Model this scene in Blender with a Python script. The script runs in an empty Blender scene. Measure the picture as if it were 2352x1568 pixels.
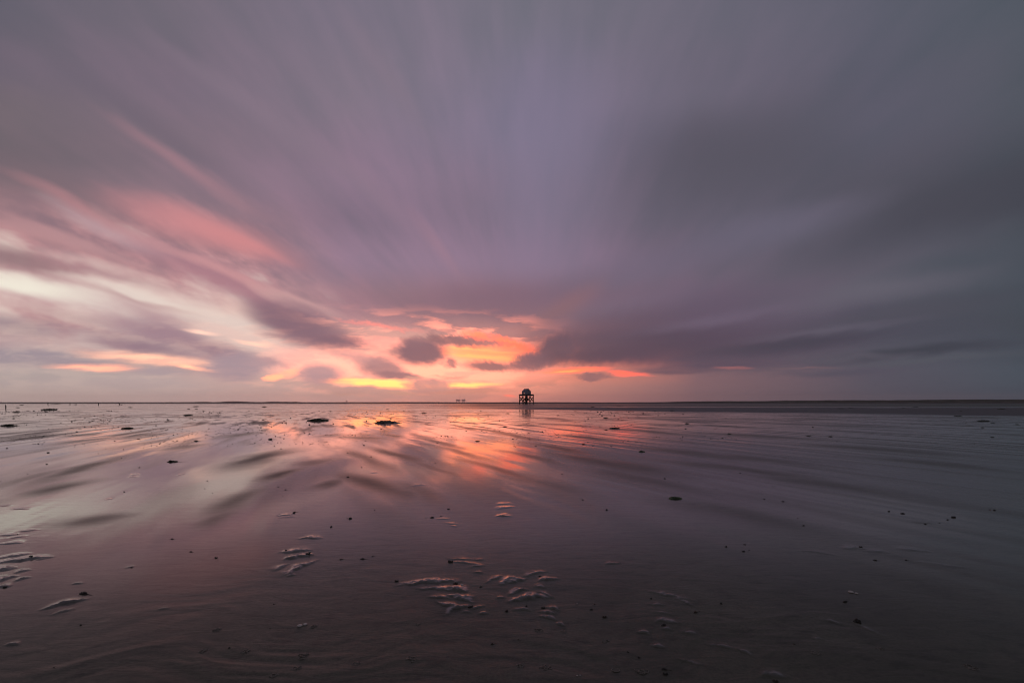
import bpy, math, random
import numpy as np
from mathutils import Vector, Matrix, noise as mnoise

random.seed(7)
C = bpy.context.scene.collection
scene = bpy.context.scene
R = math.radians

# ------------------------------------------------------------------ camera
HC = 1.1                                   # tripod height
cam = bpy.data.cameras.new('camera')
cam_o = bpy.data.objects.new('camera', cam)
C.objects.link(cam_o)
cam_o.location = (0, 0, HC)
cam_o.rotation_euler = (R(90), 0, 0)
cam.sensor_width = 36
cam.lens = 16
cam.shift_y = (923.5 - 784) / 2352
cam.clip_start = 0.05
cam.clip_end = 60000
scene.camera = cam_o
scene.view_settings.view_transform = 'Standard'
scene.view_settings.look = 'None'
scene.view_settings.exposure = 0
scene.view_settings.gamma = 1
scene.cycles.use_denoising = True
scene.cycles.filter_width = 1.1
scene.cycles.volume_bounces = 0
scene.cycles.max_bounces = 6
scene.cycles.transparent_max_bounces = 12
scene.cycles.caustics_reflective = False
scene.cycles.caustics_refractive = False

SUN_AZ, SUN_EL = -5.0, 1.5                 # degrees; azimuth measured to the right of +Y


def lin(c):
    return tuple((v / 255 / 12.92 if v <= 10.3 else ((v / 255 + .055) / 1.055) ** 2.4) for v in c)


def glow(c):
    """sky colour; channels that the photograph clips are given the brightness they really have"""
    r, g_, b_ = lin(c[:3])
    hot = max(0, (c[0] - 236) / 19) * min(1, max(0, (c[0] - c[2] - 25) / 45))
    return (r * (1 + 1.4 * hot) * (c[3] if len(c) > 3 else 1), g_ * (c[4] if len(c) > 4 else 1), b_)


# ------------------------------------------------------------------ sky (world)
world = bpy.data.worlds.new('World')
scene.world = world
world.use_nodes = True
wt = world.node_tree
wt.nodes.clear()


class G:
    """small helper that writes shader nodes"""

    def __init__(s, tree):
        s.t = tree

    def put(s, inp, v):
        if hasattr(v, 'is_output'):
            s.t.links.new(v, inp)
        else:
            inp.default_value = v

    def m(s, op, a, b=0.0, c=0.0, clamp=False):
        n = s.t.nodes.new('ShaderNodeMath')
        n.operation = op
        n.use_clamp = clamp
        s.put(n.inputs[0], a)
        s.put(n.inputs[1], b)
        s.put(n.inputs[2], c)
        return n.outputs[0]

    def v(s, op, a, b=(0, 0, 0)):
        n = s.t.nodes.new('ShaderNodeVectorMath')
        n.operation = op
        s.put(n.inputs[0], a)
        s.put(n.inputs[1], b)
        return n.outputs['Value'] if op in ('LENGTH', 'DOT_PRODUCT') else n.outputs[0]

    def scale(s, a, f):
        n = s.t.nodes.new('ShaderNodeVectorMath')
        n.operation = 'SCALE'
        s.put(n.inputs[0], a)
        s.put(n.inputs[3], f)
        return n.outputs[0]

    def sep(s, a):
        n = s.t.nodes.new('ShaderNodeSeparateXYZ')
        s.put(n.inputs[0], a)
        return n.outputs

    def comb(s, x, y, z=0.0):
        n = s.t.nodes.new('ShaderNodeCombineXYZ')
        s.put(n.inputs[0], x)
        s.put(n.inputs[1], y)
        s.put(n.inputs[2], z)
        return n.outputs[0]

    def noise(s, vec, scale, detail=2.0, rough=.5, dist=0.0, dims='3D', out=0):
        n = s.t.nodes.new('ShaderNodeTexNoise')
        n.noise_dimensions = dims
        s.put(n.inputs['Vector'], vec)
        n.inputs['Scale'].default_value = scale
        n.inputs['Detail'].default_value = detail
        n.inputs['Roughness'].default_value = rough
        n.inputs['Distortion'].default_value = dist
        return n.outputs[out]

    def mr(s, v, a, b, c, d, smooth=True):
        n = s.t.nodes.new('ShaderNodeMapRange')
        n.interpolation_type = 'SMOOTHSTEP' if smooth else 'LINEAR'
        n.clamp = True
        s.put(n.inputs[0], v)
        for i, q in enumerate((a, b, c, d)):
            s.put(n.inputs[1 + i], q)
        return n.outputs[0]

    def mix(s, f, a, b, blend='MIX'):
        n = s.t.nodes.new('ShaderNodeMix')
        n.data_type = 'RGBA'
        n.blend_type = blend
        s.put(n.inputs[0], f)
        for i, q in ((6, a), (7, b)):
            if not hasattr(q, 'is_output') and len(q) == 3:
                q = (*q, 1)
            s.put(n.inputs[i], q)
        return n.outputs[2]

    def ramp(s, f, stops, interp='EASE'):
        n = s.t.nodes.new('ShaderNodeValToRGB')
        cr = n.color_ramp
        cr.interpolation = interp
        while len(cr.elements) < len(stops):
            cr.elements.new(.5)
        for e, (p, c) in zip(cr.elements, stops):
            e.position = p
            e.color = (*c, 1)
        s.put(n.inputs[0], f)
        return n.outputs[0]


g = G(wt)
tc = wt.nodes.new('ShaderNodeTexCoord')
D = g.sep(tc.outputs['Generated'])
yc = g.m('MAXIMUM', D[1], .12)
U = g.m('DIVIDE', D[0], yc)
V = g.m('DIVIDE', D[2], yc)
# cloud chart: a flat sheet of sky to the north, units of about 5.5 degrees, SY = 9.235 at the horizon
SX = g.m('MULTIPLY_ADD', U, 10.453, 11.76)
SY = g.m('MULTIPLY_ADD', V, -10.453, 9.235)
P0 = g.comb(SX, SY)
# wind streaks spread out of one vanishing point on the horizon
dx = g.m('SUBTRACT', SX, 12.2)
dy = g.m('MAXIMUM', g.m('SUBTRACT', 9.6, SY), .02)
ang = g.m('ARCTAN2', dx, dy)
rad = g.m('SQRT', g.m('ADD', g.m('MULTIPLY', dx, dx), g.m('MULTIPLY', dy, dy)))
lrad = g.m('LOGARITHM', g.m('MAXIMUM', rad, .05), 2.718)
SC = g.comb(ang, g.m('MULTIPLY', lrad, .22))
st_big = g.noise(SC, 5.0, 2.5, .5)
st_fine = g.noise(SC, 17.0, 3.0, .55)
st_lo = g.noise(SC, 2.2, 1.0, .5)

# warped charts
w0 = g.v('SUBTRACT', g.noise(P0, .55, 2, .5, out=1), (.5, .5, .5))
CH0 = g.v('ADD', P0, g.v('MULTIPLY', w0, (.7, .5, 0)))
w1 = g.v('SUBTRACT', g.noise(g.v('MULTIPLY', P0, (1, 1.5, 1)), 2.4, 5, .62, out=1), (.5, .5, .5))
fr = g.m('MULTIPLY', g.m('SUBTRACT', g.noise(SC, 26.0, 3.0, .6), .5), g.mr(rad, .3, 4, .12, .5))
frv = g.scale(g.comb(g.m('DIVIDE', dx, rad), g.m('MULTIPLY', g.m('DIVIDE', dy, rad), -1.0)), fr)
CH1 = g.v('ADD', g.v('ADD', P0, g.v('MULTIPLY', w1, (.62, .3, 0))), g.v('MULTIPLY', frv, (1.2, .75, 0)))
stw = g.m('MULTIPLY', g.m('SUBTRACT', st_fine, .5), g.m('MULTIPLY', rad, .05))
stw2 = g.m('MULTIPLY', g.m('SUBTRACT', st_big, .5), g.m('MULTIPLY', rad, .02))
CH2 = g.v('ADD', g.v('ADD', P0, g.v('MULTIPLY', w0, (.25, .07, 0))), g.comb(0, g.m('ADD', stw, stw2)))
w3 = g.v('SUBTRACT', g.noise(g.v('MULTIPLY', P0, (.5, 5, 1)), 1.6, 4, .6, out=1), (.5, .5, .5))
CH3 = g.v('ADD', g.v('ADD', P0, g.v('MULTIPLY', w1, (.3, .08, 0))), g.v('MULTIPLY', w3, (.6, .14, 0)))
CH4 = g.v('ADD', g.v('ADD', P0, g.v('MULTIPLY', w1, (.34, .17, 0))), g.v('MULTIPLY', frv, (.5, .45, 0)))
CH = [CH0, CH1, CH2, CH3, CH4]

Y0, Y1 = -4.0, 9.235
fy = g.mr(SY, Y0, Y1, 0, 1, smooth=False)
COLS = {
    -5: [(-4, (96, 92, 104)), (1, (104, 96, 108)), (4, (112, 102, 108)), (5.6, (150, 126, 128)), (6.8, (196, 178, 172)), (7.8, (182, 163, 162)), (9.2, (205, 186, 180))],
    0: [(-4, (96, 94, 106)), (0, (98, 95, 107)), (1.5, (110, 100, 113)), (2.6, (115, 103, 111)), (3.6, (114, 101, 109)), (4.5, (132, 109, 116)), (5.4, (152, 122, 127)),
        (6.4, (200, 178, 172)), (7.1, (205, 184, 179)), (7.7, (182, 160, 161)), (8.2, (170, 154, 160)), (8.7, (192, 175, 172)), (9.2, (210, 189, 181))],
    4: [(-4, (108, 102, 114)), (0, (117, 107, 120)), (2, (121, 107, 122)), (3.5, (126, 109, 121)), (4.3, (134, 113, 125)), (5.2, (154, 122, 132)), (6.0, (168, 130, 138)),
        (6.8, (196, 158, 160)), (7.3, (218, 188, 180)), (7.9, (205, 172, 168)), (8.4, (196, 170, 166)), (8.8, (196, 174, 172)), (9.2, (212, 184, 178))],
    8: [(-4, (112, 106, 120)), (0, (122, 113, 129)), (2, (128, 116, 131)), (4, (138, 117, 136)), (5, (132, 112, 131)), (6, (146, 121, 141)), (6.9, (154, 119, 131)), (7.4, (176, 132, 138)),
        (7.9, (222, 172, 160)), (8.35, (246, 202, 180)), (8.65, (238, 194, 172)), (8.95, (220, 174, 164)), (9.2, (222, 176, 167))],
    12: [(-4, (108, 105, 118)), (0, (116, 112, 126)), (3, (126, 117, 139)), (4.6, (126, 112, 132)), (6, (138, 117, 140)), (6.8, (128, 101, 118)), (7.2, (142, 107, 115)), (7.7, (190, 125, 122)),
         (8.2, (250, 175, 130)), (8.65, (240, 160, 132)), (8.95, (226, 150, 136)), (9.2, (222, 148, 138))],
    16: [(-4, (100, 98, 111)), (0, (109, 104, 119)), (2, (109, 102, 118)), (3.5, (92, 87, 101)), (5, (100, 94, 110)), (6, (106, 95, 112)), (7, (105, 90, 108)), (7.8, (98, 82, 100)),
         (8.3, (96, 80, 96)), (8.7, (132, 101, 109)), (9.2, (134, 107, 114))],
    20: [(-4, (88, 88, 100)), (0, (93, 93, 107)), (2.5, (92, 90, 105)), (4.5, (83, 81, 93)), (5.4, (93, 90, 104)), (6.5, (91, 88, 101)), (7.5, (74, 73, 88)), (8.1, (80, 79, 93)),
         (8.6, (86, 83, 98)), (9.2, (94, 91, 104))],
    24: [(-4, (74, 80, 89)), (0, (80, 86, 96)), (2, (80, 84, 94)), (4.5, (65, 67, 77)), (5.5, (68, 74, 83)), (6.5, (68, 76, 86)), (7.4, (65, 71, 81)), (8, (64, 72, 84)),
         (8.6, (70, 82, 94)), (9.2, (72, 84, 97))],
    30: [(-4, (72, 78, 87)), (2, (74, 80, 88)), (5, (64, 68, 78)), (7.4, (62, 68, 78)), (9.2, (74, 82, 92))],
}
bx = g.sep(CH2)
fyw = g.mr(bx[1], Y0, Y1, 0, 1, smooth=False)
xs = sorted(COLS)
col = None
for i, k in enumerate(xs):
    r_ = g.ramp(fyw, [((y - Y0) / (Y1 - Y0), glow(c)) for y, c in COLS[k]])
    col = r_ if col is None else g.mix(g.mr(bx[0], xs[i - 1], k, 0, 1, smooth=False), col, r_)

# soft radial streaking of the whole cloud sheet: brighter bands lean to rose, darker ones to slate
left = g.mr(SX, 3, 19, 1, .75)
k1 = g.m('MULTIPLY', g.mr(st_big, .32, .68, -1, 1, smooth=False), .06)
k2 = g.m('MULTIPLY', g.mr(st_fine, .3, .7, -1, 1, smooth=False), .05)
kk = g.m('MULTIPLY', g.m('ADD', k1, k2), left)
kk = g.m('MULTIPLY', g.m('MULTIPLY', kk, g.mr(SY, 7.0, 8.8, 1, .05)), g.mr(rad, 1.5, 5.5, .1, 1))
gain = g.comb(g.m('MULTIPLY_ADD', kk, 1.35, 1), g.m('MULTIPLY_ADD', kk, .75, 1), g.m('MULTIPLY_ADD', kk, .85, 1))
col = g.v('MULTIPLY', col, gain)
# the wind-drawn streaks of the western sky
stn = g.noise(g.comb(ang, g.m('MULTIPLY', lrad, .3)), 13.0, 4.0, .58)
zs = g.m('MULTIPLY', g.m('MULTIPLY', g.mr(SY, 4.0, 5.6, 0, 1), g.m('MULTIPLY', g.mr(ang, -1.47, -1.36, 0, 1), g.mr(ang, -1.1, -.8, 1, 0))), g.mr(rad, 4.2, 8.0, 0, .85))
tone = g.m('ADD', g.mr(stn, .3, .7, 0, 1, smooth=False), g.mr(ang, -.9, -1.36, -.35, .32))
stc = g.ramp(tone, [(0.0, lin((128, 106, 118))), (.3, lin((158, 122, 130))), (.55, lin((192, 142, 146))), (.8, lin((214, 178, 174))), (1.0, lin((224, 198, 190)))], 'LINEAR')
col = g.mix(zs, col, stc)
# broken low cloud over the bright air in the west: mauve scraps smeared by the wind
scr = g.noise(g.v('MULTIPLY', CH3, (.55, 2.4, 1)), 1.5, 4, .58)
zone = g.m('MULTIPLY', g.mr(SY, 6.9, 7.7, 0, 1), g.m('MULTIPLY', g.m('MULTIPLY', g.mr(SX, 5.5, 8, .25, 1), g.mr(SX, 11.5, 13.5, 1, 0)), g.mr(SY, 8.75, 9.1, 1, .25)))
SCRAPS = g.m('MULTIPLY', g.mr(scr, .46, .62, 0, .34), zone)
GLOWS = g.m('MULTIPLY', g.mr(scr, .54, .38, 0, .6), zone)

# single clouds and gaps: x, y, rx, ry, tilt, colour, strength, inner edge, chart
FEAT = [
    # high streaks
    (12.6, 3.6, 1.3, 2.8, 4, (129, 119, 143), .6, 0, 0), (16.9, 3.7, 3.0, 1.2, -28, (86, 83, 95), .75, 0, 0),
    (21.2, 5.05, 3.4, .75, -17, (70, 69, 80), .8, 0, 0), (17.5, 5.35, 2.6, .45, -16, (104, 98, 116), .7, 0, 0),
    (19.6, 6.75, 2.8, .34, -10, (101, 97, 110), .7, 0, 0), (22.6, 6.9, 2.4, .34, -10, (66, 71, 82), .7, 0, 0),
    (22.4, 5.9, 2.2, .25, -12, (74, 79, 90), .6, 0, 0), (20.3, 7.3, 3.0, .28, -9, (80, 77, 90), .6, 0, 0),
    (14.3, 6.3, 2.0, .45, -14, (112, 100, 120), .6, 0, 0),
    (6.0, 2.6, 3.2, .26, 35, (134, 117, 132), .6, 0, 2), (3.6, 2.9, 3.0, .24, 36, (112, 100, 114), .5, 0, 2), (8.8, 1.6, 2.2, .3, 55, (134, 118, 133), .45, 0, 2),
    (4.3, 3.85, 2.1, .2, 33, (163, 124, 134), .75, 0, 2), (9.2, 4.9, 1.6, .25, 50, (146, 120, 140), .4, 0, 2), (10.1, 5.75, 1.1, .16, 52, (158, 122, 138), .4, 0, 2),
    (8.3, 4.1, 1.5, .2, 46, (146, 121, 139), .4, 0, 2), (.8, 4.2, 2.6, .5, 22, (118, 102, 110), .7, 0, 2),
    (4.7, 5.25, 2.3, .4, 19, (206, 138, 141), .95, 0, 2), (5.6, 5.6, 1.2, .2, 21, (210, 137, 139), .8, 0, 2), (2.6, 5.3, 1.7, .2, 22, (194, 162, 167), .75, 0, 2),
    (2.0, 4.85, 2.0, .18, 25, (184, 132, 137), .7, 0, 2), (1.1, 5.45, 1.9, .2, 20, (190, 142, 144), .7, 0, 2), (2.2, 5.75, 2.4, .14, 19, (192, 146, 149), .6, 0, 2),
    (.2, 5.85, 2.0, .3, 13, (146, 116, 121), .9, 0, 2), (2.4, 6.12, 1.8, .12, 15, (206, 174, 171), .7, 0, 2), (2.6, 6.36, 1.7, .12, 15, (172, 132, 138), .7, 0, 2),
    (5.1, 6.4, 3.0, .46, 23, (171, 124, 135), .9, .1, 2), (5.4, 6.32, 2.6, .14, 22, (212, 154, 155), .65, 0, 2), (6.8, 6.93, 1.1, .16, 21, (232, 184, 177), .8, 0, 2),
    (2.4, 6.95, 3.8, .42, 12, (220, 202, 196), .6, 0, 2), (5.0, 7.35, 2.6, .4, 17, (235, 212, 201), .9, 0, 2),
    (.4, 6.46, 2.3, .3, 12, (244, 235, 219), 1, .1, 2), (3.0, 6.7, 1.7, .1, 15, (234, 218, 207), .7, 0, 2), (3.0, 6.84, 1.5, .08, 15, (192, 156, 155), .6, 0, 2),
    (5.75, 7.2, .9, .2, 20, (235, 200, 189), .7, 0, 2),
    (.1, 7.4, 2.0, .28, 8, (158, 134, 142), .85, 0, 2), (1.9, 7.32, 1.5, .14, 12, (192, 163, 161), .6, 0, 2), (3.6, 7.27, 1.0, .26, 26, (178, 140, 148), .75, 0, 2),
    (3.75, 7.66, 1.9, .42, 14, (160, 127, 140), .95, .1, 2), (3.2, 7.88, 1.5, .22, 12, (144, 117, 133), .85, 0, 2), (5.1, 8.07, 1.3, .24, 12, (156, 124, 137), .9, .1, 2),
    (5.6, 7.76, 1.3, .2, 13, (238, 206, 193), .75, 0, 2), (4.62, 7.63, .42, .05, 8, (250, 232, 208), .9, 0, 2), (5.9, 7.87, .5, .06, 8, (250, 233, 203), .9, 0, 2),
    (6.95, 7.5, 1.7, .5, 21, (136, 105, 119), .97, .3, 2), (7.6, 7.84, .95, .22, 6, (133, 103, 117), .9, .2, 2), (7.2, 7.15, 1.4, .2, 25, (152, 116, 128), .7, 0, 2),
    # low bands on the left
    (.9, 8.19, 1.8, .2, 3, (160, 146, 156), .95, .4, 3), (3.5, 8.24, 1.9, .17, 5, (248, 226, 188), .95, .1, 3), (2.15, 8.43, 1.2, .11, 1, (250, 218, 176), .95, .1, 3), (4.5, 8.46, .6, .07, 9, (250, 228, 184), 1, .3, 3),
    (5.4, 8.42, .9, .42, 0, (172, 149, 159), .95, .4, 3), (3.6, 8.52, .8, .13, 3, (178, 159, 165), .9, .3, 3), (1.0, 8.62, 2.4, .16, 0, (184, 170, 167), .6, .2, 3),
    (6.3, 8.64, .28, .08, -12, (254, 220, 165), 1, .3, 3), (6.7, 8.55, .32, .13, -8, (252, 209, 170), .9, .2, 3), (6.2, 8.35, .5, .14, 5, (205, 165, 165), .8, .2, 1),
    (7.4, 8.58, .55, .26, 0, (184, 149, 156), .9, .3, 1),
    # the bright gap
    (9.9, 8.5, 3.4, .42, 0, (255, 215, 178), .95, .35, 0), (7.9, 8.35, 1.8, .42, 8, (250, 216, 190), .85, .2, 0),
    (0, 0, 1, 1, 0, 'scraps', 0, 0, 0),
    (8.9, 7.66, 1.6, .24, 8, (234, 170, 158), .75, 0, 1), (8.7, 7.46, 1.0, .06, 9, (244, 152, 138), .5, 0, 1), (8.9, 7.9, 1.5, .16, 5, (246, 190, 170), .7, 0, 3),
    (11.1, 8.12, 1.4, .26, 4, (255, 186, 120, 1.15), 1, .2, 3), (11.3, 8.22, 1.0, .035, 5, (255, 220, 132), .9, 0, 3), (11.0, 8.04, .8, .03, 5, (255, 212, 130), .8, 0, 3), (11.85, 7.92, .75, .15, 14, (255, 158, 100, 1.15), .95, .15, 1), (11.2, 8.2, .9, .08, 4, (255, 212, 128), .9, .1, 3), (10.95, 7.7, .42, .13, 10, (255, 152, 112), .95, .2, 1),
    (10.4, 7.82, .7, .14, 4, (142, 102, 110), .95, .4, 1), (11.2, 7.86, .8, .08, 4, (168, 116, 118), .7, .2, 1),
    (9.65, 8.08, .55, .29, 2, (130, 98, 112), .98, .55, 4), (9.5, 7.85, .4, .16, 0, (140, 105, 116), .8, .2, 4), (11.25, 8.41, .6, .12, 4, (150, 106, 113), .95, .35, 4), (10.35, 8.33, .22, .1, 0, (168, 117, 122), .9, .3, 1),
    (8.75, 8.44, .55, .26, 14, (168, 126, 132), .92, .4, 4), (9.15, 8.62, .55, .1, 6, (160, 117, 126), .95, .4, 1), (9.55, 8.68, .3, .06, 0, (220, 165, 148), .7, .2, 1),
    (8.65, 8.79, 1.35, .13, 3, (255, 243, 150, 1.8, 1.25), 1.3, .1, 3), (10.5, 8.85, 1.15, .085, -1, (255, 236, 150, 1.7, 1.2), 1.3, .1, 3), (8.0, 9.0, .5, .08, 0, (218, 168, 152), .8, .2, 1), (9.2, 9.0, .45, .06, 0, (222, 168, 150), .8, .2, 1), (8.0, 8.93, .9, .09, 2, (208, 163, 156), .9, .4, 1),
    (9.85, 8.86, .5, .15, 3, (208, 153, 149), .95, .5, 1), (11.2, 8.98, 1.8, .07, -2, (226, 150, 136), .7, .3, 3),
    # right of the gap
    (11.6, 6.95, 2.6, .42, 0, (124, 98, 116), .75, 0, 0), (12.9, 7.15, 1.1, .3, -35, (138, 102, 110), .7, 0, 2), (14.4, 7.05, 1.9, .35, -14, (119, 103, 123), .7, 0, 0),
    (15.2, 7.6, 3.8, .8, -10, (94, 80, 100), .85, 0, 2), (14.6, 7.75, 2.4, .22, -5, (80, 67, 85), .8, 0, 2), (16.4, 7.35, 2.2, .16, -10, (108, 94, 114), .6, 0, 2), (17.2, 8.1, 2.6, .16, -5, (74, 66, 84), .8, 0, 2), (15.8, 8.25, 1.2, .16, -4, (88, 74, 92), .8, 0, 1), (14.2, 8.1, 2.2, .34, -3, (90, 72, 90), .92, .2, 1), (12.75, 8.03, .55, .3, -35, (104, 80, 96), .95, .45, 1), (12.2, 8.33, .5, .23, -12, (128, 94, 108), .95, .35, 1), (16.4, 8.4, 2.2, .16, -4, (88, 74, 92), .85, .2, 3),
    (13.2, 8.5, .95, .085, -3, (255, 148, 102, 1.2), 1, .15, 3), (13.0, 8.52, .4, .035, -4, (255, 196, 118), .9, .1, 3), (14.4, 8.58, .65, .07, 4, (253, 126, 100), 1, .1, 3),
    (13.6, 8.63, .36, .09, 0, (142, 102, 110), .9, .4, 1), (15.4, 8.52, .9, .1, 0, (104, 82, 97), .8, .3, 3),
    (16.85, 8.46, .55, .045, 0, (172, 104, 106), .85, .1, 3), (18.5, 8.45, .8, .03, 0, (126, 98, 104), .8, .1, 3),
    (18.2, 7.88, 3.0, .2, -5, (68, 64, 80), .95, .1, 2), (18.8, 7.62, 2.4, .1, -6, (98, 92, 108), .5, 0, 2), (21.2, 8.08, 2.8, .17, -5, (60, 63, 76), .95, .1, 2), (21.4, 8.28, 2.2, .08, -4, (84, 88, 98), .5, 0, 2), (19.4, 8.5, 1.9, .1, -4, (82, 79, 95), .8, .1, 0), (19.6, 8.2, 1.8, .1, -4, (90, 86, 100), .6, .1, 0),
    (13.9, 7.72, 1.9, .5, -14, (96, 78, 95), .6, 0, 2), (15.8, 7.9, 2.4, .3, -6, (80, 67, 85), .85, 0, 2), (14.0, 8.15, 1.8, .2, -3, (88, 70, 88), .8, .1, 1),
    # puffs in front of the western light
    (6.95, 7.52, 1.6, .46, 21, (134, 103, 117), .9, .2, 2), (7.75, 7.84, .85, .17, 6, (131, 101, 115), .9, .2, 1), (6.6, 7.75, .8, .12, 12, (150, 116, 127), .7, 0, 3),
    (7.35, 8.58, .5, .23, 0, (184, 150, 156), .9, .35, 4), (6.2, 8.33, .6, .15, 5, (190, 152, 157), .8, .1, 1), (5.4, 8.42, .85, .36, 0, (171, 148, 158), .85, .2, 1),
    (6.3, 8.64, .27, .06, -12, (254, 218, 165), 1, .2, 3), (6.72, 8.56, .3, .09, -8, (252, 210, 168), .9, .1, 3), (8.1, 8.2, .7, .12, 8, (196, 148, 150), .7, 0, 1), (10.3, 8.66, .4, .05, 4, (222, 158, 142), .7, 0, 1),
    (3.3, 8.0, 1.5, .13, 8, (150, 122, 136), .7, 0, 3), (1.6, 8.3, 1.1, .1, 3, (166, 148, 157), .8, 0, 3),
    (11.72, 9.13, .17, .035, 6, (250, 150, 122), .9, .2, 0),
]
MOT = {3: g.mr(g.noise(g.v('MULTIPLY', CH3, (.35, 6, 1)), 1.7, 4, .62), .36, .56, .6, 1), 1: g.mr(g.noise(CH1, 2.6, 4, .6), .3, .55, .9, 1)}
k_ = lambda inner: 1.15 if inner else 1.45
for (fx, fyy, rx, ry, tilt, c, s_, inner, ch) in FEAT:
    if c == 'scraps':
        col = g.mix(SCRAPS, col, g.mix(g.mr(SX, 5, 10, 0, 1), lin((168, 146, 156)), lin((186, 140, 142))))
        col = g.mix(GLOWS, col, g.mix(g.mr(SX, 3, 11, 0, 1), glow((240, 218, 198)), glow((255, 214, 176))))
        continue
    mp = wt.nodes.new('ShaderNodeMapping')
    mp.vector_type = 'TEXTURE'
    sq = wt.nodes.new('ShaderNodeVectorMath')     # keeps the long chain of clouds in evaluation order
    sq.operation = 'MULTIPLY_ADD'
    wt.links.new(col, sq.inputs[0])
    sq.inputs[1].default_value = (1e-7, 1e-7, 0)
    wt.links.new(CH[ch], sq.inputs[2])
    wt.links.new(sq.outputs[0], mp.inputs['Vector'])
    mp.inputs['Location'].default_value = (fx, fyy, 0)
    mp.inputs['Rotation'].default_value = (0, 0, R(tilt))
    big = 1.22 if ch in (1, 4) and inner >= .3 else 1.0
    mp.inputs['Scale'].default_value = (rx * big, ry * big, 1)
    d_ = g.v('LENGTH', mp.outputs[0])
    m__ = g.mr(d_, k_(inner), inner, 0, s_)
    if ch in (1, 3):
        m__ = g.m('MULTIPLY', m__, MOT[ch])
    col = g.mix(m__, col, glow(c))

# thin clear air seen between the clouds: the physical sky at the same sun angle, far dimmed by the overcast
sky = wt.nodes.new('ShaderNodeTexSky')
sky.sky_type = 'NISHITA'
sky.sun_disc = False
sky.sun_elevation = R(SUN_EL)
sky.sun_rotation = R(SUN_AZ)
skyc = g.scale(sky.outputs[0], .004)
col = g.v('ADD', col, skyc)
# the sky behind the camera: plain slate overcast
back = g.mix(g.mr(D[2], 0, .8, 0, 1), lin((88, 88, 98)), lin((98, 94, 106)))
col = g.mix(g.mr(D[1], -.15, .35, 0, 1), back, col)
bg = wt.nodes.new('ShaderNodeBackground')
wt.links.new(col, bg.inputs[0])
bg.inputs[1].default_value = 1.0
wo = wt.nodes.new('ShaderNodeOutputWorld')
wt.links.new(bg.outputs[0], wo.inputs[0])
world.cycles.sampling_method = 'MANUAL'
world.cycles.sample_map_resolution = 512

# ------------------------------------------------------------------ sun, low and veiled
sl = bpy.data.lights.new('sun', 'SUN')
sl.energy = .006
sl.angle = R(14)
sl.color = (1, .55, .36)
so = bpy.data.objects.new('sun', sl)
C.objects.link(so)
sd = Vector((math.sin(R(SUN_AZ)) * math.cos(R(SUN_EL)), math.cos(R(SUN_AZ)) * math.cos(R(SUN_EL)), math.sin(R(SUN_EL))))
so.rotation_euler = sd.to_track_quat('Z', 'Y').to_euler()


# ------------------------------------------------------------------ helpers
def mat(name):
    m = bpy.data.materials.new(name)
    m.use_nodes = True
    m.node_tree.nodes.clear()
    gg = G(m.node_tree)
    o = m.node_tree.nodes.new('ShaderNodeOutputMaterial')
    b = m.node_tree.nodes.new('ShaderNodeBsdfPrincipled')
    m.node_tree.links.new(b.outputs[0], o.inputs[0])
    return m, gg, b


def simple_mat(name, c1, c2, scale=20, rough=.7, spec=.4, bump=.0):
    m, gg, b = mat(name)
    t = m.node_tree.nodes.new('ShaderNodeTexCoord')
    f = gg.noise(t.outputs['Object'], scale, 4, .6)
    gg.put(b.inputs['Base Color'], gg.mix(gg.mr(f, .35, .65, 0, 1), c1, c2))
    b.inputs['Roughness'].default_value = rough
    b.inputs['Specular IOR Level'].default_value = spec
    if bump:
        bn = m.node_tree.nodes.new('ShaderNodeBump')
        bn.inputs['Strength'].default_value = bump
        bn.inputs['Distance'].default_value = .02
        gg.put(bn.inputs['Height'], f)
        gg.put(b.inputs['Normal'], bn.outputs[0])
    return m


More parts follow.
